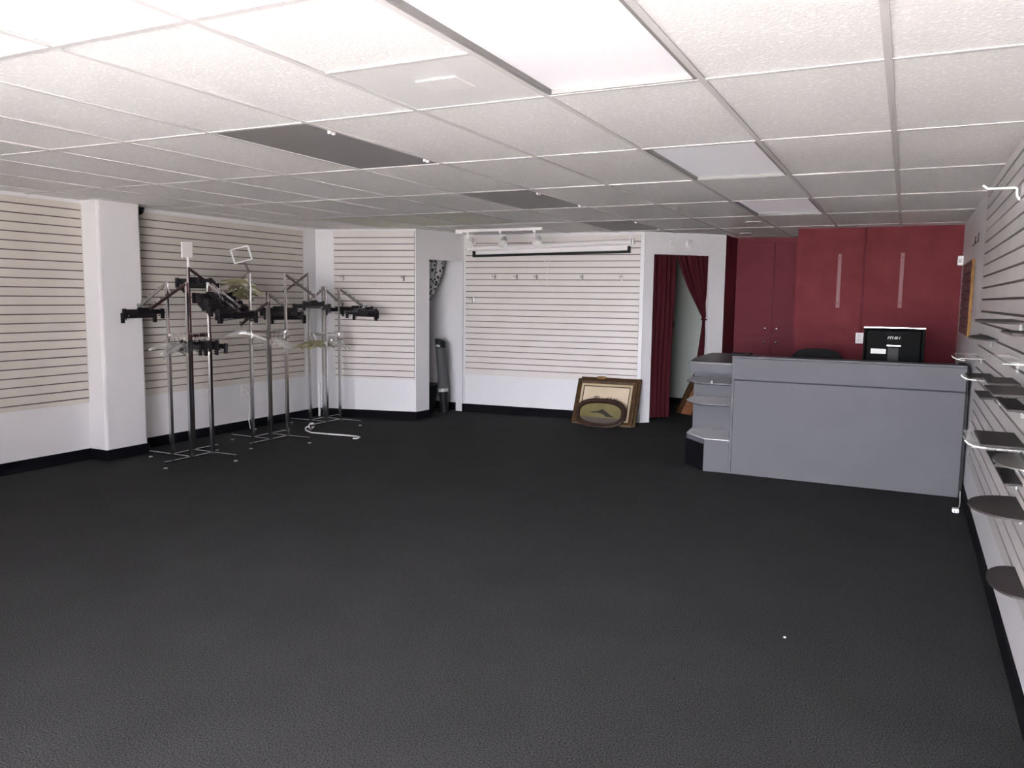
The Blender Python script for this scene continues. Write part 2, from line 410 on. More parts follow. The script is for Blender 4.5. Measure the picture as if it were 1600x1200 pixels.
# square vent
x1, x0, y0, y1 = -2*CW-0.0127, -3*CW+0.0127, -CL/2+0.0127, -0.0127
t = thing('ceiling_vent', 'square perforated ceiling vent beside the bright fluorescent light', 'vent', ((x0+x1)/2, (y0+y1)/2, H))
mb = MB(); mb.box((x0, y0, H+0.003), (x1, y1, H+0.02)); mb.build('perforated_face', M['perf'], t)
mb = MB(); cx, cy = (x0+x1)/2+0.03, (y0+y1)/2-0.02; mb.box((cx-0.085, cy-0.075, H-0.001), (cx+0.085, cy+0.075, H+0.0029)); mb.build('deflector_plate', M['white'], t)
# recessed downlight by the recess, and a disc added for a bright ceiling glint
for k, (x, y, lb) in enumerate(((-1.33, 5.41, 'small round white disc standing in for a bright ceiling glint nearer the fluorescent light by the red wall'), (-1.64, 6.80, 'small round recessed downlight beside the curtained doorway wall'))):
    t = thing('downlight', lb, 'downlight', (x, y, H), group='recessed downlights')
    mb = MB(); mb.lathe((x, y, H-0.008), (0,0,1), [(0, 0.055), (0.0, 0.075), (0.0075, 0.08)], 24); mb.build('trim_ring', M['white'], t, smooth=True)
    mb = MB(); mb.lathe((x, y, H-0.0095), (0,0,1), [(0, 0.05), (0.0012, 0.054)], 24); mb.build('lens', M['white_gloss'], t)

# ------------------------------------------------------------------ slat panels
def slat_panel(name, a, b, z0, z1, g0, pitch, slatm, label, thick=0.018, backm=None, groovew=0.0100):
    """panel flat on a wall; a,b plan ends (wall face), room side computed towards the room centre."""
    a, b = V2(a), V2(b); d = (b-a); L = d.length; d.normalize(); n = Vector((-d.y, d.x, 0))
    if (Vector((-2.8, 1.0, 0))-a).dot(n) < 0: n = -n
    o = a + n*0.002
    mb = MB().use(0)
    mb.obox(o+Vector((0,0,z0)), d*L, n*0.006, (0,0,z1-z0))
    mb.use(1)
    zs = []
    g = g0
    while g > z0+0.012: zs.append(g); g -= pitch
    g = g0+pitch
    while g < z1-0.012: zs.append(g); g += pitch
    zs = sorted(zs); edges = [z0] + zs + [z1]
    for k in range(len(edges)-1):
        lo = edges[k] + (groovew/2 if k else 0); hi = edges[k+1] - (groovew/2 if k < len(edges)-2 else 0)
        mb.obox(o+n*0.006+Vector((0,0,lo)), d*L, n*(thick-0.008), (0,0,hi-lo))
    ob = mb.build(name, [M['groove_shade'], slatm], origin=tuple(a+d*L/2+Vector((0,0,z0))))
    return tag(ob, label, 'wall panel')
slat_panel('slatwall', (-6.40, -2.4), (-6.40, 1.69), 0.515, 2.255, 2.197, 0.0745, M['slat_l'], 'beige slatted wall panel on the near side of the square pillar')
slat_panel('slatwall', (-6.40, 2.125), (-6.40, 4.545), 0.512, 2.245, 2.180, 0.0728, M['slat_l'], 'beige slatted wall panel behind the chrome garment racks')
d_ = (V2(PJ)-V2(PL)).normalized()
pa = V2(PL)+d_*0.245; pb = V2(PJ)-d_*0.015
slat_panel('slatwall', pa, pb, 0.487, 2.262, 2.183, 0.0757, M['slat'], 'narrow cream slatted panel on the angled wall beside the passage doorway', groovew=0.0095)
d_ = (V2(PM)-V2(PK)).normalized()
pa = V2(PK)+d_*0.022; pb = V2(PM)-d_*0.047
slat_panel('slatwall', pa, pb, 0.487, 2.245, 2.172, 0.0762, M['slat'], 'wide pinkish white slatted panel below the projector screen', groovew=0.0095)
slat_panel('slatwall', (xr(-1.8), -1.8), (xr(3.42), 3.42), 0.373, 2.262, 1.516, 0.0762, M['slat_r'], 'long white slatted panel carrying the dark shoe shelves', thick=0.020, groovew=0.0125)
# painted remnant near the red wall
t = thing('slatwall_remnant', 'narrow dark red slatted panel with raw yellow edge near the red wall', 'wall panel', (xr(5.0), 5.0, 1.22))
mb = MB(); mb.use(0).obox((xr(4.5)-0.002, 4.5, 1.22), (0.0045*1.3, 1.3, 0), (-0.006, 0, 0), (0, 0, 0.63)); mb.use(1)
zz = 1.22
while zz < 1.84:
    mb.obox((xr(4.5)-0.008, 4.5, zz), (0.0045*1.3, 1.3, 0), (-0.012, 0, 0), (0, 0, min(0.066, 1.85-zz))); zz += 0.0762
mb.build('slats', [M['groove_shade'], M['mauve']], t)
mb = MB(); mb.box((xr(4.5)-0.024, 4.484, 1.22), (xr(4.5)-0.002, 4.4995, 1.85)); mb.build('raw_edge', M['rawedge'], t)
# trims beside the main panel
mb = MB(); p = V2(PM)-d_*0.046; mb.obox(p-Vector((0.1,-1,0)).normalized()*0.0, d_*0.046, Vector((0.09,-1,0)).normalized()*0.012, (0,0,2.27)); struct(mb.build('trim_1', M['wall']))
mb = MB(); p = V2(PK)+d_*0.003; mb.obox(p+Vector((0,0,0.1)), d_*0.018, Vector((0.09,-1,0)).normalized()*0.016, (0,0,2.15)); struct(mb.build('trim_2', M['wall']))
# white capped pipe in the back-left corner
mb = MB(); mb.cyl((-6.355, 4.765, 0.0), (-6.355, 4.765, 0.42), 0.014, 12); o = mb.build('pipe', M['white_gloss'], smooth=True, origin=(-6.355, 4.765, 0)); tag(o, 'thin white pipe standing in the corner behind the farthest garment rack', 'pipe')

# dome camera
t = thing('dome_camera', 'small black dome camera under the ceiling behind the square pillar', 'camera', (-6.33, 2.235, H-0.002))
mb = MB(); mb.lathe((-6.33, 2.235, H-0.03), (0,0,1), [(0,0.044),(0.028,0.048)], 24); mb.build('mount', M['black'], t, smooth=True)
mb = MB(); mb.lathe((-6.33, 2.235, H-0.03), (0,0,-1), [(0,0.042),(0.016,0.040),(0.031,0.029),(0.039,0.014),(0.041,0.002)], 24); mb.build('dome', M['screen'], t, smooth=True)

# outlets
def outlet(name, pos, n, label):
    n = Vector(n); u = Vector((0,0,1)); r = u.cross(n).normalized(); p = Vector(pos)
    t = thing(name, label, 'outlet', pos)
    mb = MB(); mb.obox(p-r*0.036-u*0.058, r*0.072, u*0.116, n*0.007); mb.build('cover_plate', M['white'], t, bevel=0.002)
    for s in (-0.024, 0.024):
        mb = MB(); mb.obox(p+u*s-r*0.016-u*0.014+n*0.007, r*0.032, u*0.028, n*0.003); mb.build('socket', M['label'], t, bevel=0.002)
    return t
outlet('wall_outlet', (-6.399, 3.55, 0.44), (1,0,0), 'white wall outlet with a hanging cord low on the wall behind the racks')
pts = [(-6.388, 3.60, 0.42), (-6.36, 3.61, 0.36), (-6.355, 3.60, 0.22), (-6.36, 3.58, 0.10), (-6.33, 3.57, 0.02), (-6.27, 3.60, 0.008)]
mb = MB(); mb.tube(pts, 0.005, 8); o = mb.build('power_cord', M['white'], smooth=True, origin=pts[0]); tag(o, 'white cord hanging from the low outlet behind the racks to the carpet', 'cord')

# grey cord with plug on the carpet by rack three
pts = [(-5.84,3.965,0.03),(-5.86,3.93,0.012),(-5.80,3.86,0.009),(-5.75,3.81,0.009),(-5.61,3.73,0.009),(-5.4,3.75,0.009),(-5.15,3.78,0.009),(-5.03,3.785,0.009),(-4.98,3.75,0.009),(-4.97,3.69,0.009),(-5.0,3.66,0.009)]
t = thing('extension_cord', 'white cord curving over the carpet in front of the farthest garment rack', 'cord', pts[0])
mb = MB(); mb.tube(pts, 0.0075, 8); mb.build('cable', M['white'], t, smooth=True)
mb = MB(); mb.lathe((-5.83,3.975,0.012), (0.3,0.2,0.55), [(-0.012,0.018),(0.0,0.03),(0.03,0.034),(0.05,0.026),(0.062,0.01)], 14); mb.build('plug', M['white'], t, smooth=True)

# ------------------------------------------------------------------ garment racks
def rack(cx, cy, tops, bar_z, label, s=0.12):
    t = thing('garment_rack', label, 'clothes rack', (cx, cy, 0), group='chrome four-way garment racks')
    P = {'A': (cx-s, cy-s), 'B': (cx+s, cy-s), 'C': (cx+s, cy+s), 'D': (cx-s, cy+s)}
    D = {'A': (-1,0), 'B': (0,-1), 'C': (1,0), 'D': (0,1)}
    order = 'ABCD'; ends = {}
    for k, q in enumerate(order):
        x, y = P[q]; dx, dy = D[q]; nx, ny = P[order[(k+1) % 4]]
        zb = 0.05 + 0.0005*k
        # base bar: foot - post - next post
        mb = MB(); off = 0.013
        fx, fy = x+dx*0.29, y+dy*0.29
        mb.bar((fx, fy, zb), (nx, ny, zb), 0.018, 0.018)
        mb.bar((fx+dx*-0.009, fy+dy*-0.009, zb-0.0095), (fx+dx*-0.009, fy+dy*-0.009, 0.012), 0.012)
        leg = mb.build('base_bar', M['chrome'], t, bevel=0.002)
        mb = MB(); mb.lathe((fx-dx*0.009, fy-dy*0.009, 0.0005), (0,0,1), [(0,0.017),(0.006,0.017),(0.011,0.008)], 14); mb.build('glide', M['panel'], leg, smooth=True)
        # post: fixed tube below, telescoping tube above
        mb = MB(); mb.bar((x, y, zb+0.0095), (x, y, bar_z), 0.030)
        post = mb.build('post', M['chrome'], t, bevel=0.003)
        mb = MB(); mb.bar((x, y, bar_z-0.02), (x, y, tops[q]), 0.0235); mb.build('extension', M['chrome'], post, bevel=0.003)
        mb = MB(); mb.cyl((x+dx*0.012, y+dy*0.012, bar_z-0.07), (x+dx*0.045, y+dy*0.045, bar_z-0.07), 0.008, 10); mb.build('lock_knob', M['chrome'], post, smooth=True)
        # crossbar to the next post
        mb = MB(); mb.bar((x, y, bar_z-0.012-0.0006*k), (nx, ny, bar_z-0.012-0.0006*k), 0.012, 0.024); mb.build('crossbar', M['chrome'], t)
        # sloping arm
        z1 = tops[q]-0.012
        p0 = Vector((x+dx*0.004, y+dy*0.004, z1)); p1 = Vector((x+dx*0.375, y+dy*0.375, z1-0.215))
        mb = MB(); mb.bar(p0, p1, 0.012, 0.026)
        arm = mb.build('arm', M['chrome_dk'], t, bevel=0.002)
        for f in (0.25, 0.4, 0.55, 0.7, 0.85):
            p = p0.lerp(p1, f); mb = MB(); mb.cyl(p+Vector((0,0,0.012)), p+Vector((dx*0.01,dy*0.01,0.026)), 0.004, 8)
            mb.build('peg', M['chrome_dk'], arm)
        mb = MB(); mb.cyl(p1+Vector((0,0,0.008)), p1+Vector((dx*0.006,dy*0.006,0.035)), 0.005, 8)
        mb.build('end_peg', M['chrome_dk'], arm)
        ends[q] = (p0, p1)
    return t, P, ends
rk1, P1, E1 = rack(-5.617, 2.129, dict(A=1.587, B=1.587, C=1.592, D=1.729), 1.135, 'chrome four-way garment rack nearest the square pillar, with a grey sign plate')
rk2, P2, E2 = rack(-5.637, 3.141, dict(A=1.708, B=1.429, C=1.704, D=1.517), 1.135, 'chrome four-way garment rack with an empty tilted sign frame, middle of three')
rk3, P3, E3 = rack(-5.876, 4.295, dict(A=1.742, B=1.592, C=1.575, D=1.595), 1.06, 'chrome four-way garment rack in the back corner, farthest of three')
# sign holders
t = thing('sign_holder', 'small grey sign plate on a stem topping the garment rack nearest the pillar', 'sign holder', (-5.737, 2.249, 1.729))
mb = MB(); mb.bar((-5.737,2.249,1.729),(-5.737,2.249,1.812), 0.014); mb.build('stem', M['white_gloss'], t)
mb = MB(); mb.box((-5.80,2.245,1.8121),(-5.672,2.253,1.952)); mb.build('plate', M['card'], t)
mb = MB(); mb.box((-5.810,2.243,1.8122),(-5.8,2.255,1.954)); mb.build('edge_channel', M['white_gloss'], t)
t = thing('sign_holder', 'empty tilted chrome sign frame topping the middle garment rack', 'sign holder', (-5.757, 3.021, 1.708))
c = [(-5.991,3.01,1.925),(-5.76,3.01,1.966),(-5.706,3.01,1.834),(-5.936,3.01,1.792)]
mb = MB()
for k in range(4): mb.bar(c[k], c[(k+1)%4], 0.011, 0.014, up=(0,1,0))
mb.build('frame', M['white_gloss'], t)
mb = MB(); mb.bar((-5.821,3.012,1.815),(-5.757,3.021,1.708), 0.014, 0.014, up=(0,1,0)); mb.build('stem', M['chrome'], t)

# hangers ------------------------------------------------------------
def hook_pts(top=0.0, neck=-0.085):
    pts = []
    for k in range(9):
        a = PI*(1.15 - 1.15*k/8) ; pts.append((0.0, 0.020*math.cos(a), top-0.020+0.020*math.sin(a)))
    pts.append((0, 0.012, -0.040)); pts.append((0, 0.0, -0.055)); pts.append((0, 0, neck))
    return pts
def make_clip_hanger():
    t = thing('trouser_hanger', 'x', 'hanger', (0,0,0))
    mb = MB()
    mb.box((-0.205,-0.006,-0.128),(0.205,0.006,-0.085)); mb.box((-0.06,-0.008,-0.1279),(0.06,0.008,-0.070))
    mb.build('bar', M['hblack'], t, bevel=0.004)
    mb = MB(); mb.tube(hook_pts(), 0.003, 6); mb.build('hook', M['chrome'], t, smooth=True)
    for s in (-1, 1):
        mb = MB(); mb.box((s*0.185-0.016,-0.011,-0.170),(s*0.185+0.016,0.011,-0.078)); c = mb.build('clip', M['hblack'], t, bevel=0.004)
        mb = MB(); mb.cyl((s*0.15-0.006,0,-0.140),(s*0.15+0.006,0,-0.140),0.006,8); mb.build('size_pin', M['chrome'], c)
    return t
def make_shirt_hanger(m, nm):
    t = thing('shirt_hanger', 'x', 'hanger', (0,0,0))
    rings = []
    for k in range(-10, 11):
        x = 0.215*k/10; a = abs(k)/10
        z = -0.092 - 0.075*a**1.35 ; h = 0.024*(1-0.45*a); w = 0.007*(1-0.3*a); yb = 0.02*a*a
        rings.append([(x,yb-w,z-h),(x,yb+w,z-h),(x,yb+w*1.2,z),(x,yb+w*0.6,z+h*0.5),(x,yb-w*0.6,z+h*0.5),(x,yb-w*1.2,z)])
    mb = MB(); mb.loft(rings); mb.prism
    mb.build('shoulders', m, t, smooth=True)
    mb = MB(); mb.tube([(-0.15,0.005,-0.155),(-0.08,0,-0.150),(0,0,-0.149),(0.08,0,-0.150),(0.15,0.005,-0.155)],0.004,6); mb.build('lower_bar', m, t, smooth=True)
    mb = MB(); mb.tube(hook_pts(), 0.003, 6); mb.build('hook', M['chrome'], t, smooth=True)
    return t
protoB = make_clip_hanger(); protoC = make_shirt_hanger(M['clearhang'], 'clear'); protoO = make_shirt_hanger(M['olivehang'], 'olive')
used = set()
def hang(proto, p, rz, label, group=None, rx=0.0, ry=0.0):
    loc = (p[0], p[1], p[2]); rot = (rx, ry, rz)
    if proto not in used:
        used.add(proto); proto.location = loc; proto.rotation_euler = rot; proto['label'] = label
        if group: proto['group'] = group
        return proto
    return copy_tree(proto, loc, rot, label, group)
def on_arm(E, f, dz=0.026): p = E[0].lerp(E[1], f); return (p.x, p.y, p.z+dz)
R = math.radians
# nearest rack
lb = 'black plastic clip hanger in the dense bunch on the pillar-side rack, near its sign plate'
for k in range(19):
    hang(protoB, on_arm(E1['C'], 0.12+0.045*k), R(90+random.uniform(-10,10)), 'black clip hanger in the dense bunch on the rack nearest the square pillar', 'black hangers bunched on the nearest rack', ry=random.uniform(-0.05,0.05))
p_ = Vector(on_arm(E1['C'], 0.965)); t = thing('trouser_hanger', 'open black wire hanger at the tip of the bunch on the rack nearest the pillar', 'hanger', tuple(p_), (0, R(-7), R(42)))
mb = MB(); mb.tube([(0.19,0,-0.068),(-0.17,0,-0.068),(-0.188,0,-0.078),(-0.192,0,-0.094),(-0.188,0,-0.110),(-0.17,0,-0.120),(0.19,0,-0.120),(0.19,0,-0.068)], 0.0045, 8); mb.build('trouser_loop', M['hblack'], t, smooth=True, local=True)
mb = MB(); mb.tube(hook_pts(neck=-0.068), 0.003, 6); mb.build('hook', M['chrome'], t, smooth=True, local=True)
for k in range(4):
    hang(protoB, on_arm(E1['D'], 0.15+0.07*k), R(random.uniform(0,18)), 'black clip hanger on the tall post arm under the grey sign plate', 'black hangers under the sign plate')
hang(protoB, on_arm(E1['A'], 0.97), R(96), 'black clip hanger hanging in front of the square pillar')
hang(protoB, on_arm(E1['A'], 0.80), R(84), 'black clip hanger just behind the one in front of the square pillar')
# middle rack
for k in range(9):
    hang(protoO, on_arm(E2['A'], 0.04+0.085*k), R(90+random.uniform(-55,25)), 'greenish clear plastic hanger bunched under the tilted sign frame', 'greenish clear hangers under the sign frame', ry=random.uniform(-0.45,0.45))
hang(protoC, on_arm(E2['B'], 0.97), R(35), 'clear shirt hanger alone on the lowest arm of the middle rack')
for k in range(3):
    hang(protoB, on_arm(E2['D'], 0.42+0.2*k), R(20+25*k), 'black clip hanger on the short arm behind the middle rack', 'black hangers behind the middle rack')
hang(protoB, on_arm(E2['C'], 0.97), R(100), 'black clip hanger on the high arm of the middle rack, next to the far rack')
# farthest rack
hang(protoB, on_arm(E3['B'], 0.62), R(40), 'single black clip hanger on the front arm of the farthest rack')
for k in range(4):
    hang(protoB, on_arm(E3['C'], 0.66+0.1*k), R(60-24*k), 'black clip hanger in the small bunch on the farthest rack', 'black hangers on the farthest rack')
hang(protoB, on_arm(E3['D'], 0.85), R(10), 'black clip hanger on the rear arm of the farthest rack beside its small bunch')
# hangers kept on the crossbars
def on_bar(P, a, b, f, z): x = P[a][0]+(P[b][0]-P[a][0])*f; y = P[a][1]+(P[b][1]-P[a][1])*f; return (x, y, z+0.004)
for k in range(6):
    hang(protoB, on_bar(P1,'B','C',0.12+0.15*k,1.135), R(random.uniform(-22,22)), 'black clip hanger packed on the low crossbar of the rack nearest the pillar', 'black hangers on the nearest crossbar', ry=random.uniform(-0.2,0.1))
for k in range(4):
    hang(protoC, on_bar(P1,'A','B',0.15+0.2*k,1.135), R(90+random.uniform(-25,25)), 'clear plastic hanger packed on the low crossbar of the rack nearest the pillar', 'clear hangers on the nearest crossbar', ry=random.uniform(-0.2,0.2))
for k in range(3):
    hang(protoC, on_bar(P2,'B','C',0.25+0.25*k,1.135), R(-20+random.uniform(-20,20)), 'clear plastic hanger packed on the crossbar of the middle rack', 'clear hangers on the middle crossbar')
for k in range(4):
    hang(protoO, on_bar(P3,'A','B',0.15+0.22*k,1.06), R(90+random.uniform(-25,25)), 'greenish clear hanger packed on the crossbar of the farthest rack', 'greenish hangers on the far crossbar')
for k in range(2):
    hang(protoC, on_bar(P3,'B','C',0.4+0.3*k,1.06), R(random.uniform(-25,25)), 'clear plastic hanger on the crossbar of the farthest rack', 'clear hangers on the far crossbar')

# ------------------------------------------------------------------ hooks on slat panels
def slat_hook(p, n, label, group, L=0.10):
    p = Vector(p); n = Vector(n).normalized(); t = thing('display_hook', label, 'hook', tuple(p), group=group)
    r = Vector((0,0,1)).cross(n)
    mb = MB(); mb.obox(p-r*0.011+n*0.0005+Vector((0,0,-0.065)), r*0.022, n*0.004, (0,0,0.068)); mb.build('back_plate', M['chrome'], t, bevel=0.001)
    mb = MB(); mb.tube([p+n*0.004+Vector((0,0,-0.02)), p+n*L+Vector((0,0,-0.028)), p+n*(L+0.012)+Vector((0,0,-0.012))], 0.0042, 8); mb.build('prong', M['chrome'], t, smooth=True)
    return t
n_main = Vector((0.0898,-0.996,0))
def main_pt(x, z): return (x, 6.08 + (x+5.05)*0.0901 - 0.0185, z)
for x, z, lb in ((-4.611,1.775,'small metal display hook below the projector screen, first from the passage'), (-4.317,1.775,'small metal display hook below the projector screen, second from the passage'),
              (-4.053,1.775,'small metal display hook below the projector screen, beside the pull cord'), (-3.468,1.775,'small metal display hook below the projector screen, past the pull cord'),
              (-2.98,1.775,'small metal display hook below the projector screen, nearest the curtained doorway'), (-4.919,1.49,'dark display hook by the passage doorway, lower than the row of hooks')):
    slat_hook(main_pt(x, z), n_main, lb, 'display hooks on the white slats')
nb = Vector((0.2453,-0.9694,0))
slat_hook(Vector((-6.039,4.877,1.737))+nb*0.019, nb, 'small display hook on the narrow slatted panel, above the far rack', 'display hooks on the narrow panel')
slat_hook(Vector((-5.295,5.066,1.737))+nb*0.019, nb, 'small display hook on the narrow slatted panel, beside the doorway edge', 'display hooks on the narrow panel')

# ------------------------------------------------------------------ projector screen
def mp(x, z, off): q = main_pt(x, z); return Vector((q[0]+0.0898*off, q[1]-0.996*off, z))
t = thing('projector_screen', 'rolled-up white projector screen with a black bottom bar on the slatted wall', 'projector screen', tuple(mp(-3.9, 2.13, 0.05)))
mb = MB(); mb.tube([mp(-4.96,2.103,0.055), mp(-4.93,2.104,0.055), mp(-2.86,2.163,0.055)], 0.034, 20); mb.build('casing', M['white'], t, smooth=True)
for x, z in ((-4.965,2.103), (-2.85,2.163)):
    mb = MB(); a = mp(x,z,0.055); mb.tube([a, a+Vector((0.018*(1 if x<-4 else 1),0.002,0))], 0.039, 20); mb.build('end_cap', M['white_gloss'], t, smooth=True)
mb = MB(); a = mp(-4.90,2.010,0.055); b = mp(-2.875,2.048,0.055); mb.bar(a, b, 0.018, 0.030); mb.build('bottom_bar', M['black'], t, bevel=0.003)
for x, z in ((-4.885,2.012), (-2.89,2.05)):
    mb = MB(); a = mp(x,z,0.055); mb.box((a.x-0.016,a.y-0.011,a.z-0.014),(a.x+0.016,a.y+0.011,a.z+0.062)); mb.build('bar_end', M['black'], t)
mb = MB(); mb.obox(mp(-4.86,2.03,0.057), mp(-2.91,2.068,0.057)-mp(-4.86,2.03,0.057), (0,0.002,0), (0,0,0.06)); mb.build('fabric', M['white'], t)
for x, z in ((-4.90,2.15), (-2.88,2.20)):
    mb = MB(); a = mp(x,z,0.001); mb.obox(a-Vector((0.022,0,0.045)), (0.044,0,0), Vector((0.0898,-0.996,0))*0.012, (0,0,0.10)); mb.obox(a-Vector((0.014,0,0.02)), (0.028,0,0), Vector((0.0898,-0.996,0))*0.075, (0,0,0.02)); mb.build('bracket', M['white'], t)
mb = MB(); mb.tube([mp(-3.90,2.012,0.06), mp(-3.90,1.96,0.06)], 0.004, 8); ring = [mp(-3.90+0.03*math.cos(2*PI*k/16), 1.93+0.03*math.sin(2*PI*k/16), 0.06) for k in range(17)]; mb.tube(ring, 0.004, 6); mb.tube([mp(-3.90,1.90,0.06), mp(-3.902,1.75,0.06), mp(-3.90,1.60,0.06)], 0.0025, 6); mb.tube([mp(-3.915,1.60,0.06), mp(-3.885,1.595,0.06)], 0.006, 8)
mb.build('pull_cord', M['white'], t, smooth=True)

# ------------------------------------------------------------------ track light
t = thing('track_light', 'white ceiling track with three spotlights in front of the projector screen', 'track light', (-4.15, 5.33, H))
mb = MB(); mb.box((-4.66,5.312,H-0.032),(-3.62,5.348,H-0.0005)); mb.build('track', M['white'], t, bevel=0.003)
mb = MB(); mb.box((-4.735,5.305,H-0.050),(-4.64,5.355,H-0.0008)); mb.build('feed_box', M['white'], t, bevel=0.003)
for x, dx in ((-4.585, 0.03), (-4.15, 0.035), (-3.715, 0.04)):
    mb = MB(); mb.box((x-0.017,5.313,H-0.052),(x+0.017,5.347,H-0.0321)); mb.tube([(x,5.33,H-0.05),(x,5.33,H-0.095),(x+0.02,5.325,H-0.115),(x+0.045,5.31,H-0.135)],0.009,8)
    h = mb.build('spotlight', M['white'], t, smooth=True)
    ax = Vector((dx*6,-0.75,-0.5)).normalized(); c = Vector((x+0.045,5.315,H-0.150))
    mb = MB(); mb.lathe(c-ax*0.085, ax, [(0,0.012),(0.01,0.03),(0.04,0.036),(0.09,0.040),(0.13,0.052),(0.15,0.056),(0.15,0.048),(0.135,0.042)], 22); mb.build('lamp_head', M['white'], h, smooth=True)
    mb = MB(); mb.lathe(c+ax*0.046, ax, [(0,0.042),(0.012,0.038),(0.016,0.01)], 22); mb.build('bulb', M['label'], h, smooth=True)

# ------------------------------------------------------------------ detectors on the angled wall
nA = Vector((0.7071,-0.7071,0)); dA = Vector((0.7071,0.7071,0))
for p, r, lb in (((-2.464,6.546,2.156),0.060,'larger round white detector above the burgundy curtains'), ((-2.297,6.713,2.156),0.050,'smaller round white detector above the burgundy curtains')):
    p = Vector(p); t = thing('smoke_detector', lb, 'detector', tuple(p), group='round detectors above the curtained doorway')
    mb = MB(); mb.lathe(p+nA*0.0005, nA, [(0,r),(0.022,r),(0.032,r*0.85)], 28); mb.build('body', M['white'], t, smooth=True)
    mb = MB(); mb.lathe(p+nA*0.0326, nA, [(0,r*0.55),(0.006,r*0.5),(0.008,r*0.2)], 24); mb.build('grille', M['label'], t, smooth=True)

# ------------------------------------------------------------------ curtains
def curtain(name, base, d, n, sl, sr, zs, folds, amp, m, label, parent=None):
    rows = []
    N = 72
    for z in zs:
        a, b = sl(z), sr(z); row = []
        for k in range(N+1):
            f = k/N; s = a+(b-a)*f
            w = amp*min(1.0, (b-a)/0.25)*math.sin(2*PI*folds*f + 0.6*math.sin(3*z)) + 0.3*amp*math.sin(2*PI*folds*2.3*f+2*z)
            q = Vector(base)+d*s+n*w; row.append((q.x, q.y, z))
        rows.append(row)
    mb = MB(); mb.sheet(rows); return mb
cb = V2(PM) - nA*0.055
zs = [2.06-0.0515*k for k in range(40)]
t = thing('curtain', 'long burgundy velvet curtain hanging straight to the carpet in the angled doorway', 'curtain', tuple(cb+dA*0.28+Vector((0,0,0.05))))
mb = curtain('c', cb, dA, nA, lambda z: 0.10, lambda z: 0.455-0.03*(2.06-z)/2, zs, 5.5, 0.020, M['velvet'], '')
mb.build('drape', M['velvet'], t, smooth=True, solid=0.004)
def lerp_tab(tab, z):
    for (z0, v0), (z1, v1) in zip(tab, tab[1:]):
        if z <= z0 and z >= z1: return v0+(v1-v0)*(z0-z)/(z0-z1)
    return tab[-1][1] if z < tab[-1][0] else tab[0][1]
tabL = [(2.06,0.462),(2.0,0.475),(1.8,0.56),(1.6,0.66),(1.4,0.775),(1.27,0.852),(1.2,0.853),(1.0,0.825),(0.8,0.795),(0.4,0.78),(0,0.77)]
t = thing('curtain', 'burgundy velvet curtain tied back to the far side of the angled doorway', 'curtain', tuple(cb+dA*0.85+Vector((0,0,0.05))))
mb = curtain('c', cb, dA, nA, lambda z: lerp_tab(tabL, z), lambda z: 0.915, zs, 5.5, 0.018, M['velvet'], '')
mb.build('drape', M['velvet'], t, smooth=True, solid=0.004)
mb = MB(); q = cb+dA*0.882; 
ring = [q + dA*0.036*math.cos(2*PI*k/20) + nA*0.036*math.sin(2*PI*k/20) + Vector((0,0,1.25)) for k in range(21)]
mb.tube(ring, 0.008, 8, cap=False); mb.build('tie_band', M['velvet'], t, smooth=True)
mb = MB(); mb.cyl(cb+dA*0.06+Vector((0,0,2.062)), cb+dA*0.97+Vector((0,0,2.062)), 0.010, 12); o = mb.build('curtain_rod', M['chrome_dk'], smooth=True, origin=tuple(cb+dA*0.5+Vector((0,0,2.062)))); tag(o, 'thin rod carrying the burgundy curtains behind the door head', 'curtain rod')
# black cord beside the straight curtain
q = cb + dA*0.462 - nA*0.05
pts = [q+Vector((0,0,2.06)), q+Vector((0,0,1.7)), q-dA*0.01+Vector((0,0,1.35)), q+dA*0.022+Vector((0,0,1.19)), q-dA*0.012+Vector((0,0,1.07)), q-dA*0.03+Vector((0,0,0.6)), q-dA*0.03+Vector((0,0,0.05))]
mb = MB(); mb.tube(pts, 0.006, 6); o = mb.build('hanging_cord', M['black'], smooth=True, origin=tuple(pts[0])); tag(o, 'thin black cord hanging beside the straight burgundy curtain', 'cord')
# brown boards leaning in the closet
for A_, ux, uz, lb, mm in (((-2.545,7.385,0.004),(0.20,-0.12,0),(0.33,0.09,0.80),'dark brown wooden board leaning inside the curtained closet, behind the orange one','gilt'),
                           ((-2.47,7.315,0.004),(0.16,-0.096,0),(0.26,0.07,0.60),'orange brown wooden board leaning inside the curtained closet, in front','board')):
    A_, ux, uz = Vector(A_), Vector(ux), Vector(uz); nn = ux.cross(uz).normalized(); nn = nn if nn.y < 0 else -nn
    t = thing('wooden_board', lb, 'board', tuple(A_+ux*0.5), group='boards leaning in the closet')
    mb = MB(); mb.obox(A_, ux, uz, nn*0.018); mb.build('panel', M[mm], t, bevel=0.002)
    mb = MB(); e = ux.normalized(); mb.obox(A_-e*0.0135, e*0.013, uz, nn*0.022); mb.obox(A_+ux+e*0.0005, e*0.013, uz, nn*0.022); mb.build('edge_strip', M['darkwood'], t)

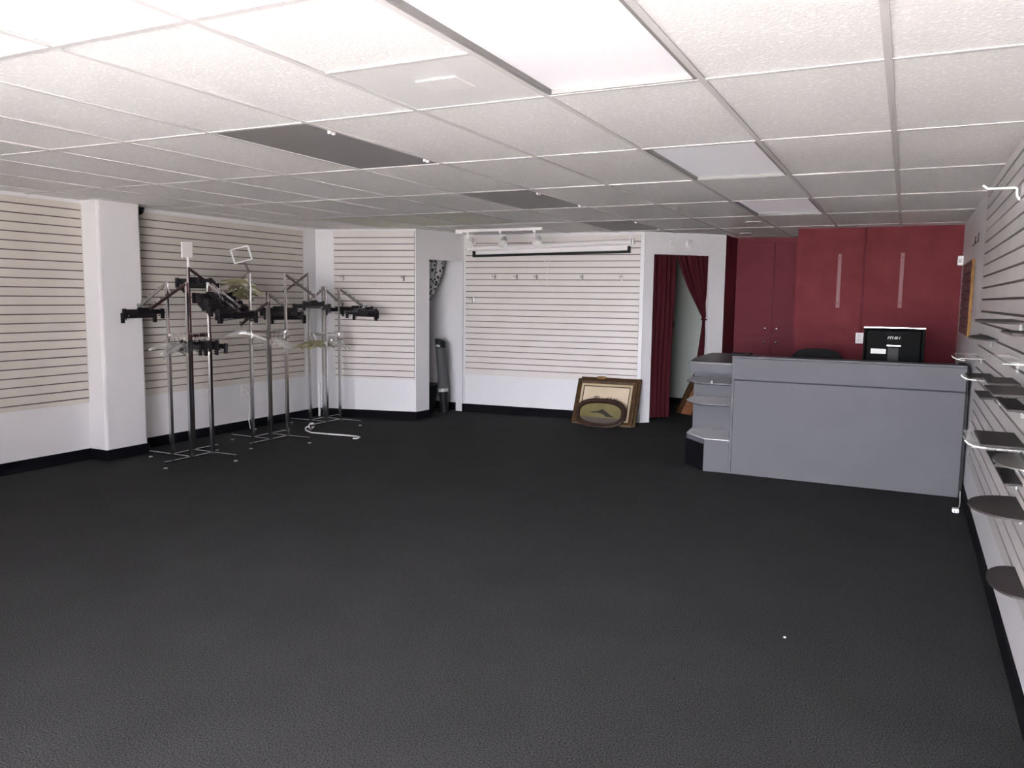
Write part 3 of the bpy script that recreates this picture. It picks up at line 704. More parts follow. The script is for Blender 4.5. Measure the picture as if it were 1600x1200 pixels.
# patterned curtain in the passage
nS = (V2(PK)-V2(PJ)).normalized(); oS = Vector((-nS.y, nS.x, 0))      # oS points into the side room
sb = V2(PJ) + oS*0.135
tabP = [(1.99,0.76),(1.93,0.745),(1.8,0.71),(1.65,0.63),(1.5,0.51),(1.40,0.41),(1.33,0.35),(1.25,0.29),(0.9,0.29)]
t = thing('curtain', 'black and white patterned curtain gathered aside in the passage doorway', 'curtain', tuple(sb+nS*0.3+Vector((0,0,1.2))))
mb = curtain('c', sb, nS, oS, lambda z: 0.20, lambda z: lerp_tab(tabP, z), [1.985-0.03*k for k in range(24)], 4.5, 0.018, None, '')
mb.build('drape', M['pattern'], t, smooth=True, solid=0.004)
mb = MB(); mb.cyl(sb+nS*0.16+Vector((0,0,1.99)), sb+nS*0.93+Vector((0,0,1.99)), 0.009, 12); o = mb.build('curtain_rod', M['chrome_dk'], smooth=True, origin=tuple(sb+nS*0.5+Vector((0,0,1.99)))); tag(o, 'thin rod carrying the patterned curtain behind the passage doorway', 'curtain rod')
# tower fan
def ell(cx, cy, z, a, b, n=24, tilt=0.0): return [(cx+a*math.cos(2*PI*k/n), cy+b*math.sin(2*PI*k/n), z + tilt*math.cos(2*PI*k/n)) for k in range(n)]
t = thing('tower_fan', 'tall grey tower fan leaning just inside the passage doorway', 'fan', (-5.138, 5.75, 0.0), (0, R(-4.5), 0))
mb = MB(); mb.loft([ell(0,0,0.003,0.075,0.085), ell(0,0,0.012,0.075,0.085), ell(0,0,0.02,0.05,0.055), ell(0,0,0.05,0.05,0.052)]); mb.build('base', M['black'], t, smooth=True, local=True)
mb = MB(); mb.loft([ell(0,0,0.045,0.046,0.05), ell(0,0,0.285,0.062,0.066)]); mb.build('lower_body', M['black'], t, smooth=True, local=True)
mb = MB(); mb.loft([ell(0,0,0.285,0.0635,0.068), ell(0,0,0.325,0.0645,0.069)]); mb.build('label_band', M['logo'], t, smooth=True, local=True)
mb = MB(); mb.loft([ell(0,0,0.325,0.063,0.067), ell(0,0,0.845,0.066,0.070)]); mb.build('grille', M['fan_grey'], t, smooth=True, local=True)
mb = MB(); mb.loft([ell(0,0,0.845,0.067,0.071), ell(0,0,0.93,0.066,0.070,tilt=-0.020), ell(0,0,0.945,0.058,0.062,tilt=-0.022)]); mb.build('head', M['black'], t, smooth=True, local=True)
mb = MB(); mb.obox((-0.02,-0.0735,0.862),(0.05,0,-0.006),(0,0.006,0),(0,0,0.028)); mb.build('display_panel', M['logo'], t, local=True)
# dark bin
t = thing('waste_bin', 'black tapered bin half hidden behind the passage doorway edge', 'bin', (-5.40, 5.66, 0))
mb = MB(); mb.loft([[(-5.40+sx*0.10,5.66+sy*0.10,0.003) for sx,sy in ((-1,-1),(1,-1),(1,1),(-1,1))], [(-5.40+sx*0.135,5.66+sy*0.135,0.36) for sx,sy in ((-1,-1),(1,-1),(1,1),(-1,1))]]); mb.build('body', M['black_matte'], t, bevel=0.012)
mb = MB(); mb.loft([[(-5.40+sx*0.142,5.66+sy*0.142,0.361) for sx,sy in ((-1,-1),(1,-1),(1,1),(-1,1))], [(-5.40+sx*0.142,5.66+sy*0.142,0.385) for sx,sy in ((-1,-1),(1,-1),(1,1),(-1,1))]]); mb.build('rim', M['black'], t, bevel=0.006)

# ------------------------------------------------------------------ framed pictures
def frame_ring(mb, w, h, b, d, y0=0.0, z0=0.0):
    o = [(-w/2,z0),(w/2,z0),(w/2,z0+h),(-w/2,z0+h)]; i = [(-w/2+b,z0+b),(w/2-b,z0+b),(w/2-b,z0+h-b),(-w/2+b,z0+h-b)]
    m_ = [(-w/2+b*.45,z0+b*.45),(w/2-b*.45,z0+b*.45),(w/2-b*.45,z0+h-b*.45),(-w/2+b*.45,z0+h-b*.45)]
    for k in range(4):
        k2 = (k+1)%4
        P = [(o[k],y0),(o[k2],y0),(i[k2],y0),(i[k],y0)]
        vs = [(o[k][0],y0+d,o[k][1]),(o[k2][0],y0+d,o[k2][1]),(i[k2][0],y0+d,i[k2][1]),(i[k][0],y0+d,i[k][1]),
              (o[k][0],y0+d*.25,o[k][1]),(o[k2][0],y0+d*.25,o[k2][1]),(i[k2][0],y0+d*.45,i[k2][1]),(i[k][0],y0+d*.45,i[k][1]),
              (m_[k][0],y0,m_[k][1]),(m_[k2][0],y0,m_[k2][1])]
        mb._add(vs, [(0,1,2,3),(4,5,1,0),(3,2,6,7),(5,4,8,9),(9,8,7,6),(0,3,7,8,4),(1,5,9,6,2)])
rz = math.atan2(0.0, 1)
tz = R(3)
def framed(name, label, base, lean, w, h, front, group):
    t = thing(name, label, 'framed picture', base, (-lean, 0, tz), group=group)
    mb = MB(); frame_ring(mb, w, h, 0.058, 0.035); mb.build('outer_frame', M['gilt'], t, local=True)
    mb = MB(); mb.box((-w/2+0.055,0.024,0.055),(w/2-0.055,0.032,h-0.055)); mb.build('backing', M['cream'] if front else M['darkwood'], t, local=True)
    if front:
        mb = MB(); frame_ring(mb, w-0.112, h-0.112, 0.026, 0.012, 0.011, 0.056); mb.build('cream_liner', M['cream2'], t, local=True)
        mb = MB(); frame_ring(mb, w-0.164, h-0.164, 0.010, 0.010, 0.013, 0.082); mb.build('inner_fillet', M['darkwood'], t, local=True)
        mb = MB(); mb.box((-w/2+0.091,0.0205,0.091),(w/2-0.091,0.0235,h-0.091)); pic = mb.build('picture', M['cream'], t, local=True)
        mb = MB(); random.seed(3)
        for cx in (-0.14,-0.115,-0.09,0.02,0.06,0.10,0.125):
            zz = 0.345+random.uniform(-0.01,0.01)
            mb.tube([(cx,0.0198,zz-0.03),(cx+0.006,0.0198,zz),(cx+0.012,0.0198,zz+0.022)],0.0028,6)
            mb.tube([(cx-0.012,0.0198,zz-0.004),(cx+0.018,0.0198,zz+0.006)],0.0035,6)
            if cx < 0: mb.tube([(cx-0.01,0.0198,zz+0.018),(cx+0.016,0.0198,zz+0.026)],0.004,6)
        mb.build('drawn_figures', M['ink'], pic, local=True)
    else:
        mb = MB(); mb.box((-w/2+0.2,-0.004,h-0.02),(-w/2+0.30,0.03,h+0.010)); mb.build('torn_edge', M['gilt_lt'], t, local=True, bevel=0.004)
    return t
framed('framed_picture', 'square gilt frame with a cream drawing, front of the two leaning on the back wall', (-3.062, 5.852, 0.004), R(27), 0.745, 0.583, True, 'square frames leaning on the back wall')
framed('framed_picture', 'gilt frame mostly hidden behind the cream drawing, leaning on the back wall', (-3.035, 5.895, 0.004), R(26.2), 0.745, 0.60, False, 'square frames leaning on the back wall')
# oval
def stadium(w, h, n=48, e=2.6):
    pts = []
    for k in range(n):
        a = 2*PI*k/n; c, s_ = math.cos(a), math.sin(a)
        pts.append((w/2*math.copysign(abs(c)**(2/e), c), h/2+h/2*math.copysign(abs(s_)**(2/e), s_)))
    return pts
t = thing('oval_picture', 'dark oval frame with a mountain landscape, leaning in front of the cream drawing', 'framed picture', (-3.045, 5.70, 0.004), (-R(27.5), 0, tz))
W_, H_ = 0.615, 0.36
def ringpts(w, h, y): zc = (H_-h)/2; return [(x, y, z+zc) for x, z in stadium(w, h)]
mb = MB(); mb.loft([ringpts(W_,H_,0.026), ringpts(W_,H_,0.008), ringpts(W_-0.03,H_-0.03,0.0), ringpts(W_-0.07,H_-0.07,0.006), ringpts(W_-0.10,H_-0.10,0.0), ringpts(W_-0.115,H_-0.115,0.012), ringpts(W_-0.115,H_-0.115,0.026)], cap=False); mb.build('oval_frame', M['darkwood'], t, smooth=True, local=True)
mb = MB(); mb.loft([ringpts(W_-0.112,H_-0.112,0.024), ringpts(W_-0.112,H_-0.112,0.016)]); pnt = mb.build('painting', M['olive'], t, local=True)
zc = H_/2
mb = MB(); yv = 0.0145
lake = [(x, z+(H_-0.13)*0 + (H_-(H_-0.118))/2) for x, z in stadium(W_-0.118, H_-0.118) if z < 0.078]
lake = sorted(lake, key=lambda q: math.atan2(q[1]-0.2, q[0]))
mb._add([(x, yv, z) for x, z in lake], [tuple(range(len(lake)))]); mb.build('lake', M['lake'], pnt, local=True, solid=0.001)
mb = MB(); mt = [(-0.16,0.135),(0.20,0.135),(0.13,0.165),(0.06,0.20),(0.03,0.228),(-0.02,0.212),(-0.07,0.190),(-0.13,0.19),(-0.09,0.165)]
mt = [(0.17,0.137),(0.11,0.175),(0.05,0.215),(0.02,0.232),(-0.03,0.205),(-0.10,0.196),(-0.14,0.185),(-0.09,0.178),(-0.03,0.185),(0.03,0.170),(0.08,0.137)]
mb._add([(x, yv-0.0005, z) for x, z in mt], [tuple(range(len(mt)))]); mb.build('mountain', M['mount'], pnt, local=True, solid=0.001)

# ------------------------------------------------------------------ red wall fittings
for x, zt, zb_, lb in ((-0.577,2.005,1.425,'red painted metal shelf strip on the red wall, above the office chair'), (0.034,2.010,1.432,'red painted metal shelf strip on the red wall, above the monitor')):
    t = thing('shelf_strip', lb, 'shelf strip', (x, 6.43, zb_), group='shelf strips on the red wall')
    mb = MB(); mb.box((x-0.018,6.418,zb_),(x-0.006,6.4399,zt)); mb.box((x+0.006,6.418,zb_),(x+0.018,6.4399,zt)); mb.box((x-0.006,6.426,zb_),(x+0.006,6.4399,zt)); mb.build('channel', M['red_light'], t)
    for zz in (zb_+0.05, zt-0.05):
        mb = MB(); mb.cyl((x,6.427,zz),(x,6.413,zz),0.007,10); mb.build('screw', M['red_dark'], t)
t = thing('conduit', 'dark red painted conduit running down the red wall to the outlet', 'conduit', (-0.335, 6.42, 1.16))
mb = MB(); mb.cyl((-0.335,6.424,1.155),(-0.335,6.424,H-0.004),0.011,12); mb.build('pipe', M['red_dark'], t, smooth=True)
for zz in (1.5, 2.0):
    mb = MB(); mb.box((-0.36,6.41,zz),(-0.31,6.4399,zz+0.015)); mb.build('strap', M['red_dark'], t)
mb = MB(); mb.box((-0.375,6.395,1.045),(-0.297,6.4399,1.16)); o = mb.build('outlet_box', M['white'], bevel=0.004, origin=(-0.336,6.42,1.045)); tag(o, 'white outlet box on the red wall at the foot of the conduit', 'outlet')
for s in (1.08, 1.126):
    mb = MB(); mb.box((-0.353,6.392,s-0.015),(-0.319,6.3949,s+0.015)); mb.build('socket', M['label'], o, bevel=0.001)
t = thing('thermostat', 'small white thermostat on the wall corner by the red wall', 'thermostat', (xr(6.25), 6.25, 1.86))
mb = MB(); mb.box((xr(6.25)-0.055,6.20,1.865),(xr(6.25)-0.002,6.30,1.96)); mb.build('body', M['white'], t, bevel=0.006)
mb = MB(); mb.box((xr(6.25)-0.045,6.196,1.89),(xr(6.25)-0.02,6.1995,1.93)); mb.build('dial', M['logo'], t)
for y, lb in ((4.60,'small dark wall hook above the dark red slatted panel, nearer the red wall'), (4.25,'small dark wall hook above the dark red slatted panel, nearer the white slats')):
    mb = MB(); x = xr(y); mb.tube([(x-0.001,y,2.03),(x-0.006,y,2.03),(x-0.008,y,1.97),(x-0.02,y,1.955),(x-0.026,y,1.968)],0.0035,6); o = mb.build('wall_hook', M['black'], smooth=True, origin=(x,y,1.97)); tag(o, lb, 'hook', 'small hooks by the red wall')

# cupboards in the recess
t = thing('cupboard', 'tall dark red built-in cupboard with four small metal knobs', 'cupboard', (-1.46, 7.63, 0))
mb = MB(); mb.box((-1.895,7.62,0),(-1.025,7.6595,2.24)); mb.build('body', M['red_dark'], t)
for x0, x1, side in ((-1.892,-1.428,1), (-1.420,-1.028,-1)):
    for z0, z1, kz in ((0.10,1.036,0.965), (1.044,2.22,1.137)):
        mb = MB(); mb.box((x0,7.600,z0),(x1,7.6195,z1)); dr = mb.build('door', M['red_cab'], t, bevel=0.002)
        kx = x1-0.075 if side == 1 else x0+0.058
        mb = MB(); mb.lathe((kx,7.5995,kz),(0,-1,0),[(0,0.007),(0.012,0.007),(0.018,0.016),(0.026,0.015),(0.03,0.006)],14); mb.build('knob', M['chrome'], dr, smooth=True)

# ------------------------------------------------------------------ counter
t = thing('sales_counter', 'long grey sales counter with a raised front ledge against the side wall', 'counter', (-0.33, 3.93, 0))
XR = 0.540
mb = MB(); mb.box((-1.180,3.932,0.002),(XR,3.960,0.812)); mb.build('front_panel', M['grey'], t, bevel=0.002)
mb = MB(); mb.box((-1.180,3.915,0.824),(XR,3.960,1.003)); mb.build('upper_band', M['grey'], t, bevel=0.003)
mb = MB(); mb.box((-1.180,3.9305,0.8122),(XR,3.960,0.8238)); mb.build('shadow_strip', M['trim_and_shadow'], t)  # flush dark strip drawn as the shadow line under the band
mb = MB(); mb.box((-1.203,3.925,0.002),(-1.1805,4.62,1.004)); mb.build('side_panel', M['grey'], t, bevel=0.002)
mb = MB(); mb.box((-1.180,3.962,0.76),(XR,4.78,0.79)); mb.build('worktop', M['grey_dark'], t, bevel=0.003)
mb = MB(); mb.box((-1.203,3.913,1.0045),(XR,4.09,1.022)); mb.build('ledge', M['grey'], t, bevel=0.003)
mb = MB(); mb.box((XR+0.0005,3.94,0.002),(XR+0.022,4.78,0.98)); mb.loft
mb.build('gap_shadow_panel', M['black'], t)  # black filler put in for the shadowed gap beside the wall
mb = MB(); mb.tube([(XR-0.05,4.0,1.030),(XR-0.015,3.96,1.030),(XR+0.006,3.925,1.018),(XR+0.010,3.918,0.98),(XR+0.010,3.918,0.80)],0.010,10); mb.build('edge_trim', M['black'], t, smooth=True)
mb = MB(); mb.box((XR-0.04,4.0,0.002),(XR,4.75,0.759)); mb.build('inner_panel', M['grey'], t)

# display shelf unit at the counter's end
t = thing('corner_display_shelf', 'grey end unit with two rounded open shelves joined to the sales counter', 'shelf unit', (-1.42, 4.2, 0))
XE = -1.2035
shelf = [(XE,3.925),(-1.433,3.885),(-1.50,3.935),(-1.56,4.005),(-1.61,4.075),(-1.640,4.16),(-1.655,4.49),(XE,4.49)]
for z in (0.776, 0.594):
    mb = MB(); mb.prism(shelf, z-0.012, z); s_ = mb.build('shelf', M['grey_light'], t)
    mb = MB()
    for a_, b_ in zip(shelf[:-2], shelf[1:-1]):
        e_ = (V2(b_)-V2(a_)).normalized(); n_ = Vector((e_.y, -e_.x, 0)); n_ = n_ if (V2(a_)-Vector((-1.35,4.25,0))).dot(n_) > 0 else -n_
        mb.obox(V2(a_)+n_*0.0003+Vector((0,0,z-0.0125)), V2(b_)-V2(a_), n_*0.002, (0,0,0.011))
    mb.build('edge_band', M['trim_and_shadow'], s_)
    if z > 0.7:
        mb = MB(); mb.cyl((-1.37,3.93,z+0.001),(-1.37,3.93,z+0.022),0.010,12); mb.build('clamp', M['logo'], s_, smooth=True)
mb = MB(); mb.prism([(XE,3.955),(-1.575,3.955),(-1.65,4.49),(-1.66,5.25),(XE,5.25)], 0.935, 0.956); mb.build('top', M['grey_dark'], t, bevel=0.002)
mb = MB(); mb.box((-1.655,4.491,0.291),(XE,4.51,0.934)); mb.build('back_panel', M['grey'], t)
mb = MB(); mb.prism([(XE,3.962),(-1.568,3.962),(-1.572,3.980),(XE,3.980)], 0.862, 0.9345); mb.build('apron', M['grey'], t)
mb = MB(); mb.prism([(XE,3.93),(-1.417,3.93),(-1.633,4.18),(-1.66,4.51),(XE,4.51)], 0.002, 0.284); mb.build('base_box', M['grey'], t, bevel=0.002)
mb = MB(); mb.prism([(XE,3.93),(-1.417,3.93),(-1.633,4.18),(-1.655,4.49),(XE,4.49)], 0.2845, 0.29); mb.build('base_top', M['grey_light'], t)
u = Vector((-0.216,0.25,0)).normalized(); nn = Vector((-u.y, u.x, 0)) ; nn = nn if nn.y < 0 else -nn
mb = MB(); mb.obox(Vector((-1.417,3.93,0.004))+nn*0.0015, u*0.33, nn*0.006, (0,0,0.235)); mb.build('kick_panel', M['base'], t)
mb = MB(); mb.box((-1.64,4.515,0.002),(-1.62,5.24,0.934)); mb.build('return_panel', M['grey'], t)
mb = MB(); mb.box((-1.19,5.0,0.957),(-1.185,5.001,0.9571)) 
# low dark tray on the return top
mb = MB(); mb.box((-1.42,4.95,0.9565),(-1.24,5.15,0.975)); tr = mb.build('paper_tray', M['black'], bevel=0.004, origin=(-1.33,5.05,0.9565)); tag(tr, 'low flat black tray on the dark return top behind the counter end', 'tray')

# monitor
mx, my, mz = 0.022, 4.40, 0.7905
t = thing('monitor', 'black computer monitor seen from behind on the counter worktop', 'monitor', (mx, my, mz))
mb = MB(); mb.box((mx-0.232,my,0.965),(mx+0.232,my+0.022,1.276)); mb.build('bezel', M['mon'], t, bevel=0.004)
mb = MB(); mb.loft([[(mx-0.222,my-0.0005,0.972),(mx+0.212,my-0.0005,0.972),(mx+0.212,my-0.0005,1.270),(mx-0.222,my-0.0005,1.270)],[(mx-0.205,my-0.032,0.985),(mx+0.200,my-0.032,0.985),(mx+0.200,my-0.032,1.255),(mx-0.205,my-0.032,1.255)]]); mb.build('rear_cover', M['mon'], t, bevel=0.004)
mb = MB(); mb.box((mx-0.222,my+0.0222,0.98),(mx+0.222,my+0.0235,1.265)); mb.build('screen', M['screen'], t)
mb = MB(); mb.box((mx-0.232,my-0.012,1.2765),(mx+0.232,my+0.016,1.283)); mb.build('top_trim', M['chrome'], t)
mb = MB(); mb.box((mx-0.052,my-0.040,1.127),(mx+0.056,my-0.0322,1.138)); mb.build('hinge_strip', M['white_gloss'], t)
mb = MB(); mb.box((mx-0.170,my-0.0335,1.062),(mx-0.055,my-0.0322,1.103)); mb.build('sticker', M['label'], t)
mb = MB(); mb.box((mx-0.042,my-0.052,0.93),(mx+0.042,my-0.0325,1.115)); mb.box((mx-0.042,my-0.052,0.80),(mx-0.018,my-0.034,0.93)); mb.box((mx+0.018,my-0.052,0.80),(mx+0.042,my-0.034,0.93)); mb.box((mx-0.11,my-0.11,mz+0.0005),(mx+0.11,my+0.09,mz+0.010)); mb.build('stand', M['black'], t, bevel=0.003)
# lettering on the cover: slanted 'msi'
mb = MB(); zb_, zt_ = 1.187, 1.207; sl_ = 0.35; yl = my-0.0328
def stroke(x0, z0, x1, z1, w=0.0055):
    f = lambda x, z: (mx-0.046 + x + (z-zb_)*sl_, yl, z)
    mb.bar(f(x0,z0), f(x1,z1), w, 0.0016, up=(0,1,0))
for xx in (0.0, 0.017, 0.034): stroke(xx, zb_, xx, zt_)
stroke(0.0, zt_-0.0025, 0.034, zt_-0.0025)
for zz in (zb_+0.0025, (zb_+zt_)/2, zt_-0.0025): stroke(0.047, zz, 0.071, zz, 0.005)
stroke(0.049, (zb_+zt_)/2, 0.049, zt_); stroke(0.069, zb_, 0.069, (zb_+zt_)/2)
stroke(0.085, zb_, 0.085, zt_-0.005); stroke(0.085, zt_-0.002, 0.085, zt_+0.002)
mb.build('lettering', M['logo'], t)

# office chair
cx, cy = -0.615, 5.02
t = thing('office_chair', 'black office chair with a rounded backrest behind the counter', 'chair', (cx, cy, 0))
rings = []
for z, w, th in ((0.60,0.15,0.018),(0.63,0.19,0.028),(0.72,0.215,0.034),(0.84,0.232,0.034),(0.93,0.232,0.034),(0.99,0.215,0.032),(1.03,0.175,0.028),(1.052,0.115,0.02),(1.060,0.06,0.010)):
    rings.append([(cx+w*math.copysign(abs(math.cos(2*PI*k/28))**0.7, math.cos(2*PI*k/28)), cy-0.20+th*math.sin(2*PI*k/28)+0.06*(abs(math.cos(2*PI*k/28))**2)*(w/0.23), z) for k in range(28)])
mb = MB(); mb.loft(rings); mb.build('backrest', M['fabric'], t, smooth=True)
mb = MB(); mb.loft([[(cx+a*math.copysign(abs(math.cos(2*PI*k/28))**0.6, math.cos(2*PI*k/28)), cy+0.04+a*math.copysign(abs(math.sin(2*PI*k/28))**0.6, math.sin(2*PI*k/28)), z) for k in range(28)] for z, a in ((0.44,0.20),(0.46,0.235),(0.495,0.24),(0.515,0.22))]); mb.build('seat', M['fabric'], t, smooth=True)
mb = MB(); mb.tube([(cx,cy-0.02,0.43),(cx,cy-0.22,0.44),(cx,cy-0.235,0.50),(cx,cy-0.232,0.66)],0.016,8); mb.build('back_support', M['black'], t, smooth=True)
mb = MB(); mb.cyl((cx,cy+0.04,0.10),(cx,cy+0.04,0.439),0.025,16); mb.build('gas_column', M['black'], t, smooth=True)
for k in range(5):
    a = 2*PI*k/5+0.3; ex, ey = cx+0.28*math.cos(a), cy+0.04+0.28*math.sin(a)
    mb = MB(); mb.bar((cx,cy+0.04,0.11),(ex,ey,0.07),0.04,0.03); lg = mb.build('leg', M['black'], t, bevel=0.004)
    mb = MB(); q = Vector((-math.sin(a),math.cos(a),0)); mb.cyl(Vector((ex,ey,0.027))-q*0.02, Vector((ex,ey,0.027))+q*0.02, 0.026, 16); mb.build('caster', M['black'], lg, smooth=True)

# white plug on the carpet by the counter
t = thing('power_cord', 'short white cord with a plug on the carpet at the counter end', 'cord', (0.50, 3.44, 0))
mb = MB(); mb.tube([(0.552,3.90,0.06),(0.548,3.82,0.035),(0.543,3.72,0.014),(0.535,3.62,0.009),(0.522,3.52,0.009),(0.503,3.46,0.012)],0.004,8); mb.build('cable', M['white'], t, smooth=True)
mb = MB(); mb.box((0.478,3.40,0.002),(0.522,3.455,0.034)); mb.build('plug', M['white_gloss'], t, bevel=0.008)
for s in (0.490, 0.508):
    mb = MB(); mb.box((s,3.375,0.014),(s+0.004,3.3995,0.022)); mb.build('prong', M['chrome'], t)

# ------------------------------------------------------------------ shelves on the slatted side wall
def shelf_rect(x0, y0, y1, z, label, tray=0.0, th=0.010, group='dark shoe shelves on the slatted side wall', padm='pad'):
    xw = xp((y0+y1)/2)-0.0008
    t = thing('shoe_shelf', label, 'shelf', (xw, (y0+y1)/2, z), group=group)
    if padm:
        mb = MB(); mb.box((x0,y0,z-th),(xw,y1,z)); mb.build('board', M[padm], t, bevel=0.004)
    else:
        mb = MB(); mb.box((x0,y0,z-0.005),(xw,y1,z)); mb.build('acrylic_board', M['acrylic'], t)
        mb = MB(); mb.box((x0,y0-0.003,z-0.004),(xw,y0-0.0002,z)); mb.build('front_edge', M['acrylic_mid'], t)
    mb = MB(); ym = (y0+y1)/2; mb.box((xw-0.045,ym-0.02,z-th-0.006),(xw,ym+0.02,z-th-0.0005)); mb.box((xw-0.006,ym-0.02,z-th-0.045),(xw,ym+0.02,z-th-0.0065)); mb.build('bracket', M['acrylic'], t)
    if tray:
        mb = MB(); mb.box((x0-tray,y0-0.02,z-th-0.0045),(xw,y1+0.05,z-th-0.0005)) if padm else None
        if padm: mb.build('clear_tray', M['acrylic'], t)
        mb = MB(); xs = x0-tray
        pr_ = [(xs+0.05,z-th-0.001),(xs+0.025,z-th),(xs+0.005,z-th+0.004),(xs-0.012,z-th+0.012),(xs-0.022,z-th+0.022)]
        mb.tube([(a, y0-0.018, b) for a, b in pr_], 0.0026, 6); lip = mb.build('curled_lip', M['acrylic_edge'], t)
        mb = MB(); mb.sheet([[(a, y0-0.016, b) for a, b in pr_], [(a, y0+0.12, b) for a, b in pr_]]); mb.build('lip_sheet', M['acrylic'], lip, solid=0.002)
    return t
def shelf_oval(yc, hl, depth, z, label, m='pad', th=0.008, group='dark shoe shelves on the slatted side wall'):
    xw = xp(yc)-0.0008
    t = thing('shoe_shelf', label, 'shelf', (xw, yc, z), group=group)
    pts = [(xw-depth*math.sin(PI*k/24)**0.85, yc-hl*math.cos(PI*k/24)) for k in range(25)]
    mb = MB(); mb.prism(pts, z-th, z); mb.build('board', M[m], t)
    mb = MB(); mb.box((xw-0.05,yc-0.02,z-th-0.008),(xw,yc+0.02,z-th-0.0005)); mb.box((xw-0.006,yc-0.02,z-th-0.05),(xw,yc+0.02,z-th-0.0085)); mb.build('bracket', M['acrylic'], t)
    return t
shelf_oval(1.00, 0.40, 0.170, 1.420, 'dark rounded shelf at eye level, topmost of the shoe shelves')
shelf_rect(0.445, 0.40, 0.76, 1.385, 'narrow dark shelf just below the topmost rounded shelf')
shelf_oval(2.30, 0.36, 0.115, 1.300, 'small dark pointed shelf farthest along the slats, above the clear tray')
shelf_rect(0.455, 0.70, 1.30, 1.255, 'clear shelf with a dark lower edge between the eye level shelves and the clear tray', padm=None, group='clear shelves on the slatted side wall')
shelf_rect(0.410, 2.62, 3.20, 1.155, 'empty clear tray with a curled lip near the counter ledge', tray=0.02, padm=None, group='clear shelves on the slatted side wall')
shelf_rect(0.422, 1.86, 2.20, 1.100, 'dark rectangular shelf on a clear tray level with the counter top', tray=0.02)
shelf_rect(0.424, 0.85, 1.16, 1.165, 'dark shelf with a rounded corner, just nearer than the one level with the counter top')
shelf_rect(0.404, 0.42, 0.79, 1.160, 'wide dark shelf closest to the shop front in the upper group')
shelf_rect(0.444, 1.45, 1.80, 1.040, 'short dark shelf partly covered by the wide dark one above the grey counter edge')
shelf_rect(0.464, 0.52, 0.95, 1.095, 'dark shelf directly beneath the wide one closest to the shop front')
shelf_rect(0.390, 0.55, 0.94, 0.950, 'large dark parallelogram shelf on a clear tray with a curled lip', tray=0.035)
shelf_rect(0.442, 0.60, 0.93, 0.868, 'dark shelf under a smoky rounded one')
shelf_oval(0.52, 0.185, 0.110, 0.902, 'smoky grey rounded shelf overlapping a dark rectangular one', m='acrylic_smoke', th=0.006)
shelf_rect(0.476, 0.56, 0.90, 0.805, 'dark rectangular shelf right below the smoky rounded one')
shelf_oval(0.53, 0.20, 0.180, 0.720, 'large dark rounded shelf level with the counter foot')
shelf_oval(0.41, 0.19, 0.110, 0.470, 'lowest dark rounded shelf, nearest the carpet')
# chrome face-out hook high on the slats
yh = 1.40; xw = xp(yh)-0.0008
t = thing('faceout_hook', 'single chrome arm hook high on the slatted side wall near the ceiling', 'hook', (xw, yh, 2.0))
mb = MB(); mb.box((xw-0.004,yh-0.014,1.955),(xw,yh+0.014,2.035)); mb.build('back_plate', M['chrome'], t, bevel=0.001)
mb = MB(); mb.tube([(xw-0.004,yh,1.965),(xw-0.016,yh,1.985),(xw-0.018,yh,2.018),(xw-0.03,yh,2.022),(xw-0.135,yh,2.022),(xw-0.155,yh,2.038)],0.0055,8); mb.build('arm', M['white_gloss'], t, smooth=True)

# small debris on carpet
for (x, y, lb) in ((-0.30, 0.62, 'tiny pale scrap on the open carpet in front of the counter'), (0.30, -0.35, 'tiny white crumb on the carpet near the shop front')):
    mb = MB(); mb.lathe((x,y,0.0005),(0,0,1),[(0,0.006),(0.003,0.007),(0.006,0.003)],7); o = mb.build('paper_scrap', M['white'], origin=(x,y,0)); tag(o, lb, 'scrap')

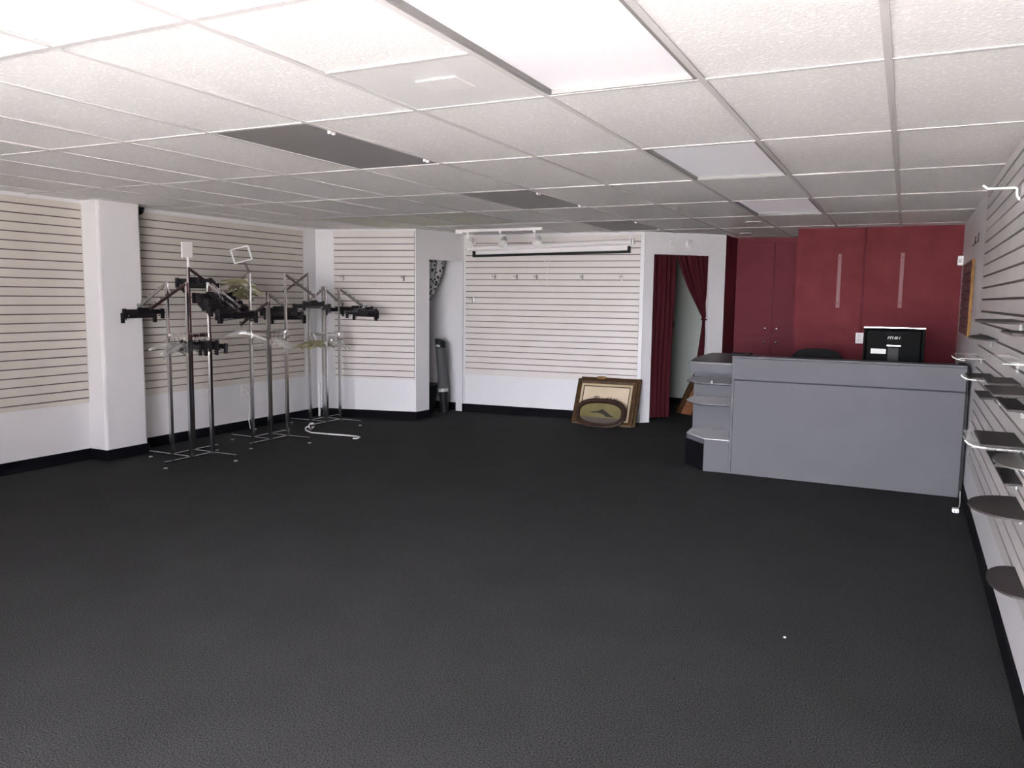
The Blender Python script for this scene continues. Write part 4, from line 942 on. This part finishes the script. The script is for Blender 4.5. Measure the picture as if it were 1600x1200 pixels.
# ------------------------------------------------------------------ light
w = bpy.data.worlds.new('world'); scene.world = w; w.use_nodes = True
nt = w.node_tree; bg = nt.nodes['Background']
bg.inputs['Color'].default_value = (0.895, 0.92, 1.0, 1); 
tcw = nt.nodes.new('ShaderNodeTexCoord'); dt = nt.nodes.new('ShaderNodeVectorMath'); dt.operation = 'DOT_PRODUCT'
dt.inputs[1].default_value = Vector((0.10, -0.98, 0.12)).normalized()       # sky glow shaped toward the street to brighten the back walls
nt.links.new(tcw.outputs['Generated'], dt.inputs[0])
mr = nt.nodes.new('ShaderNodeMapRange'); mr.inputs['From Min'].default_value = 0.76; mr.inputs['From Max'].default_value = 1.0
mr.inputs['To Min'].default_value = 0.50; mr.inputs['To Max'].default_value = 4.7
nt.links.new(dt.outputs['Value'], mr.inputs['Value']); nt.links.new(mr.outputs['Result'], bg.inputs['Strength'])
sun = bpy.data.lights.new('sun', 'SUN'); sun.energy = 24.0; sun.angle = R(0.6); sun.color = (1.0, 0.97, 0.945)
so = bpy.data.objects.new('sun', sun); col.objects.link(so); so.rotation_euler = (R(-30), R(8), 0)   # light from the street side, high
so.rotation_euler = Vector((0.15, 0.46, -0.87)).to_track_quat('-Z', 'Y').to_euler()
for x0, x1 in ((-2.70,-1.20), (-1.10,0.45)):
    a = bpy.data.lights.new('window_portal', 'AREA'); a.shape = 'RECTANGLE'; a.size = x1-x0; a.size_y = 2.1
    a.cycles.is_portal = True
    ao = bpy.data.objects.new('window_portal', a); col.objects.link(ao); ao.location = ((x0+x1)/2, FY-0.05, 1.17); ao.rotation_euler = (R(90), 0, R(180))
    ao.rotation_euler = Vector((0,1,0)).to_track_quat('-Z','Z').to_euler()

# ------------------------------------------------------------------ camera
cam = bpy.data.cameras.new('camera'); co = bpy.data.objects.new('camera', cam); col.objects.link(co)
cam.sensor_width = 36; cam.sensor_fit = 'HORIZONTAL'; cam.lens = 1246.65*36/1600; cam.clip_start = 0.05
yaw, pit, rol = 0.4561, 0.10783, 0.01259
fw = Vector((-math.sin(yaw)*math.cos(pit), math.cos(yaw)*math.cos(pit), -math.sin(pit)))
rt = Vector((math.cos(yaw), math.sin(yaw), 0)); up = rt.cross(fw)
r2 = rt*math.cos(rol)+up*math.sin(rol); u2 = -rt*math.sin(rol)+up*math.cos(rol)
mx_ = Matrix((( r2.x, u2.x, -fw.x, 0.1003), (r2.y, u2.y, -fw.y, -2.9826), (r2.z, u2.z, -fw.z, 1.490), (0,0,0,1)))
co.matrix_world = mx_
scene.camera = co
vs = scene.view_settings; vs.view_transform = 'Standard'; vs.look = 'None'; vs.gamma = 1.0; vs.exposure = 3.95
vs.use_curve_mapping = False
scene.cycles.max_bounces = 10; scene.cycles.diffuse_bounces = 7; scene.cycles.glossy_bounces = 4; scene.cycles.transparent_max_bounces = 24
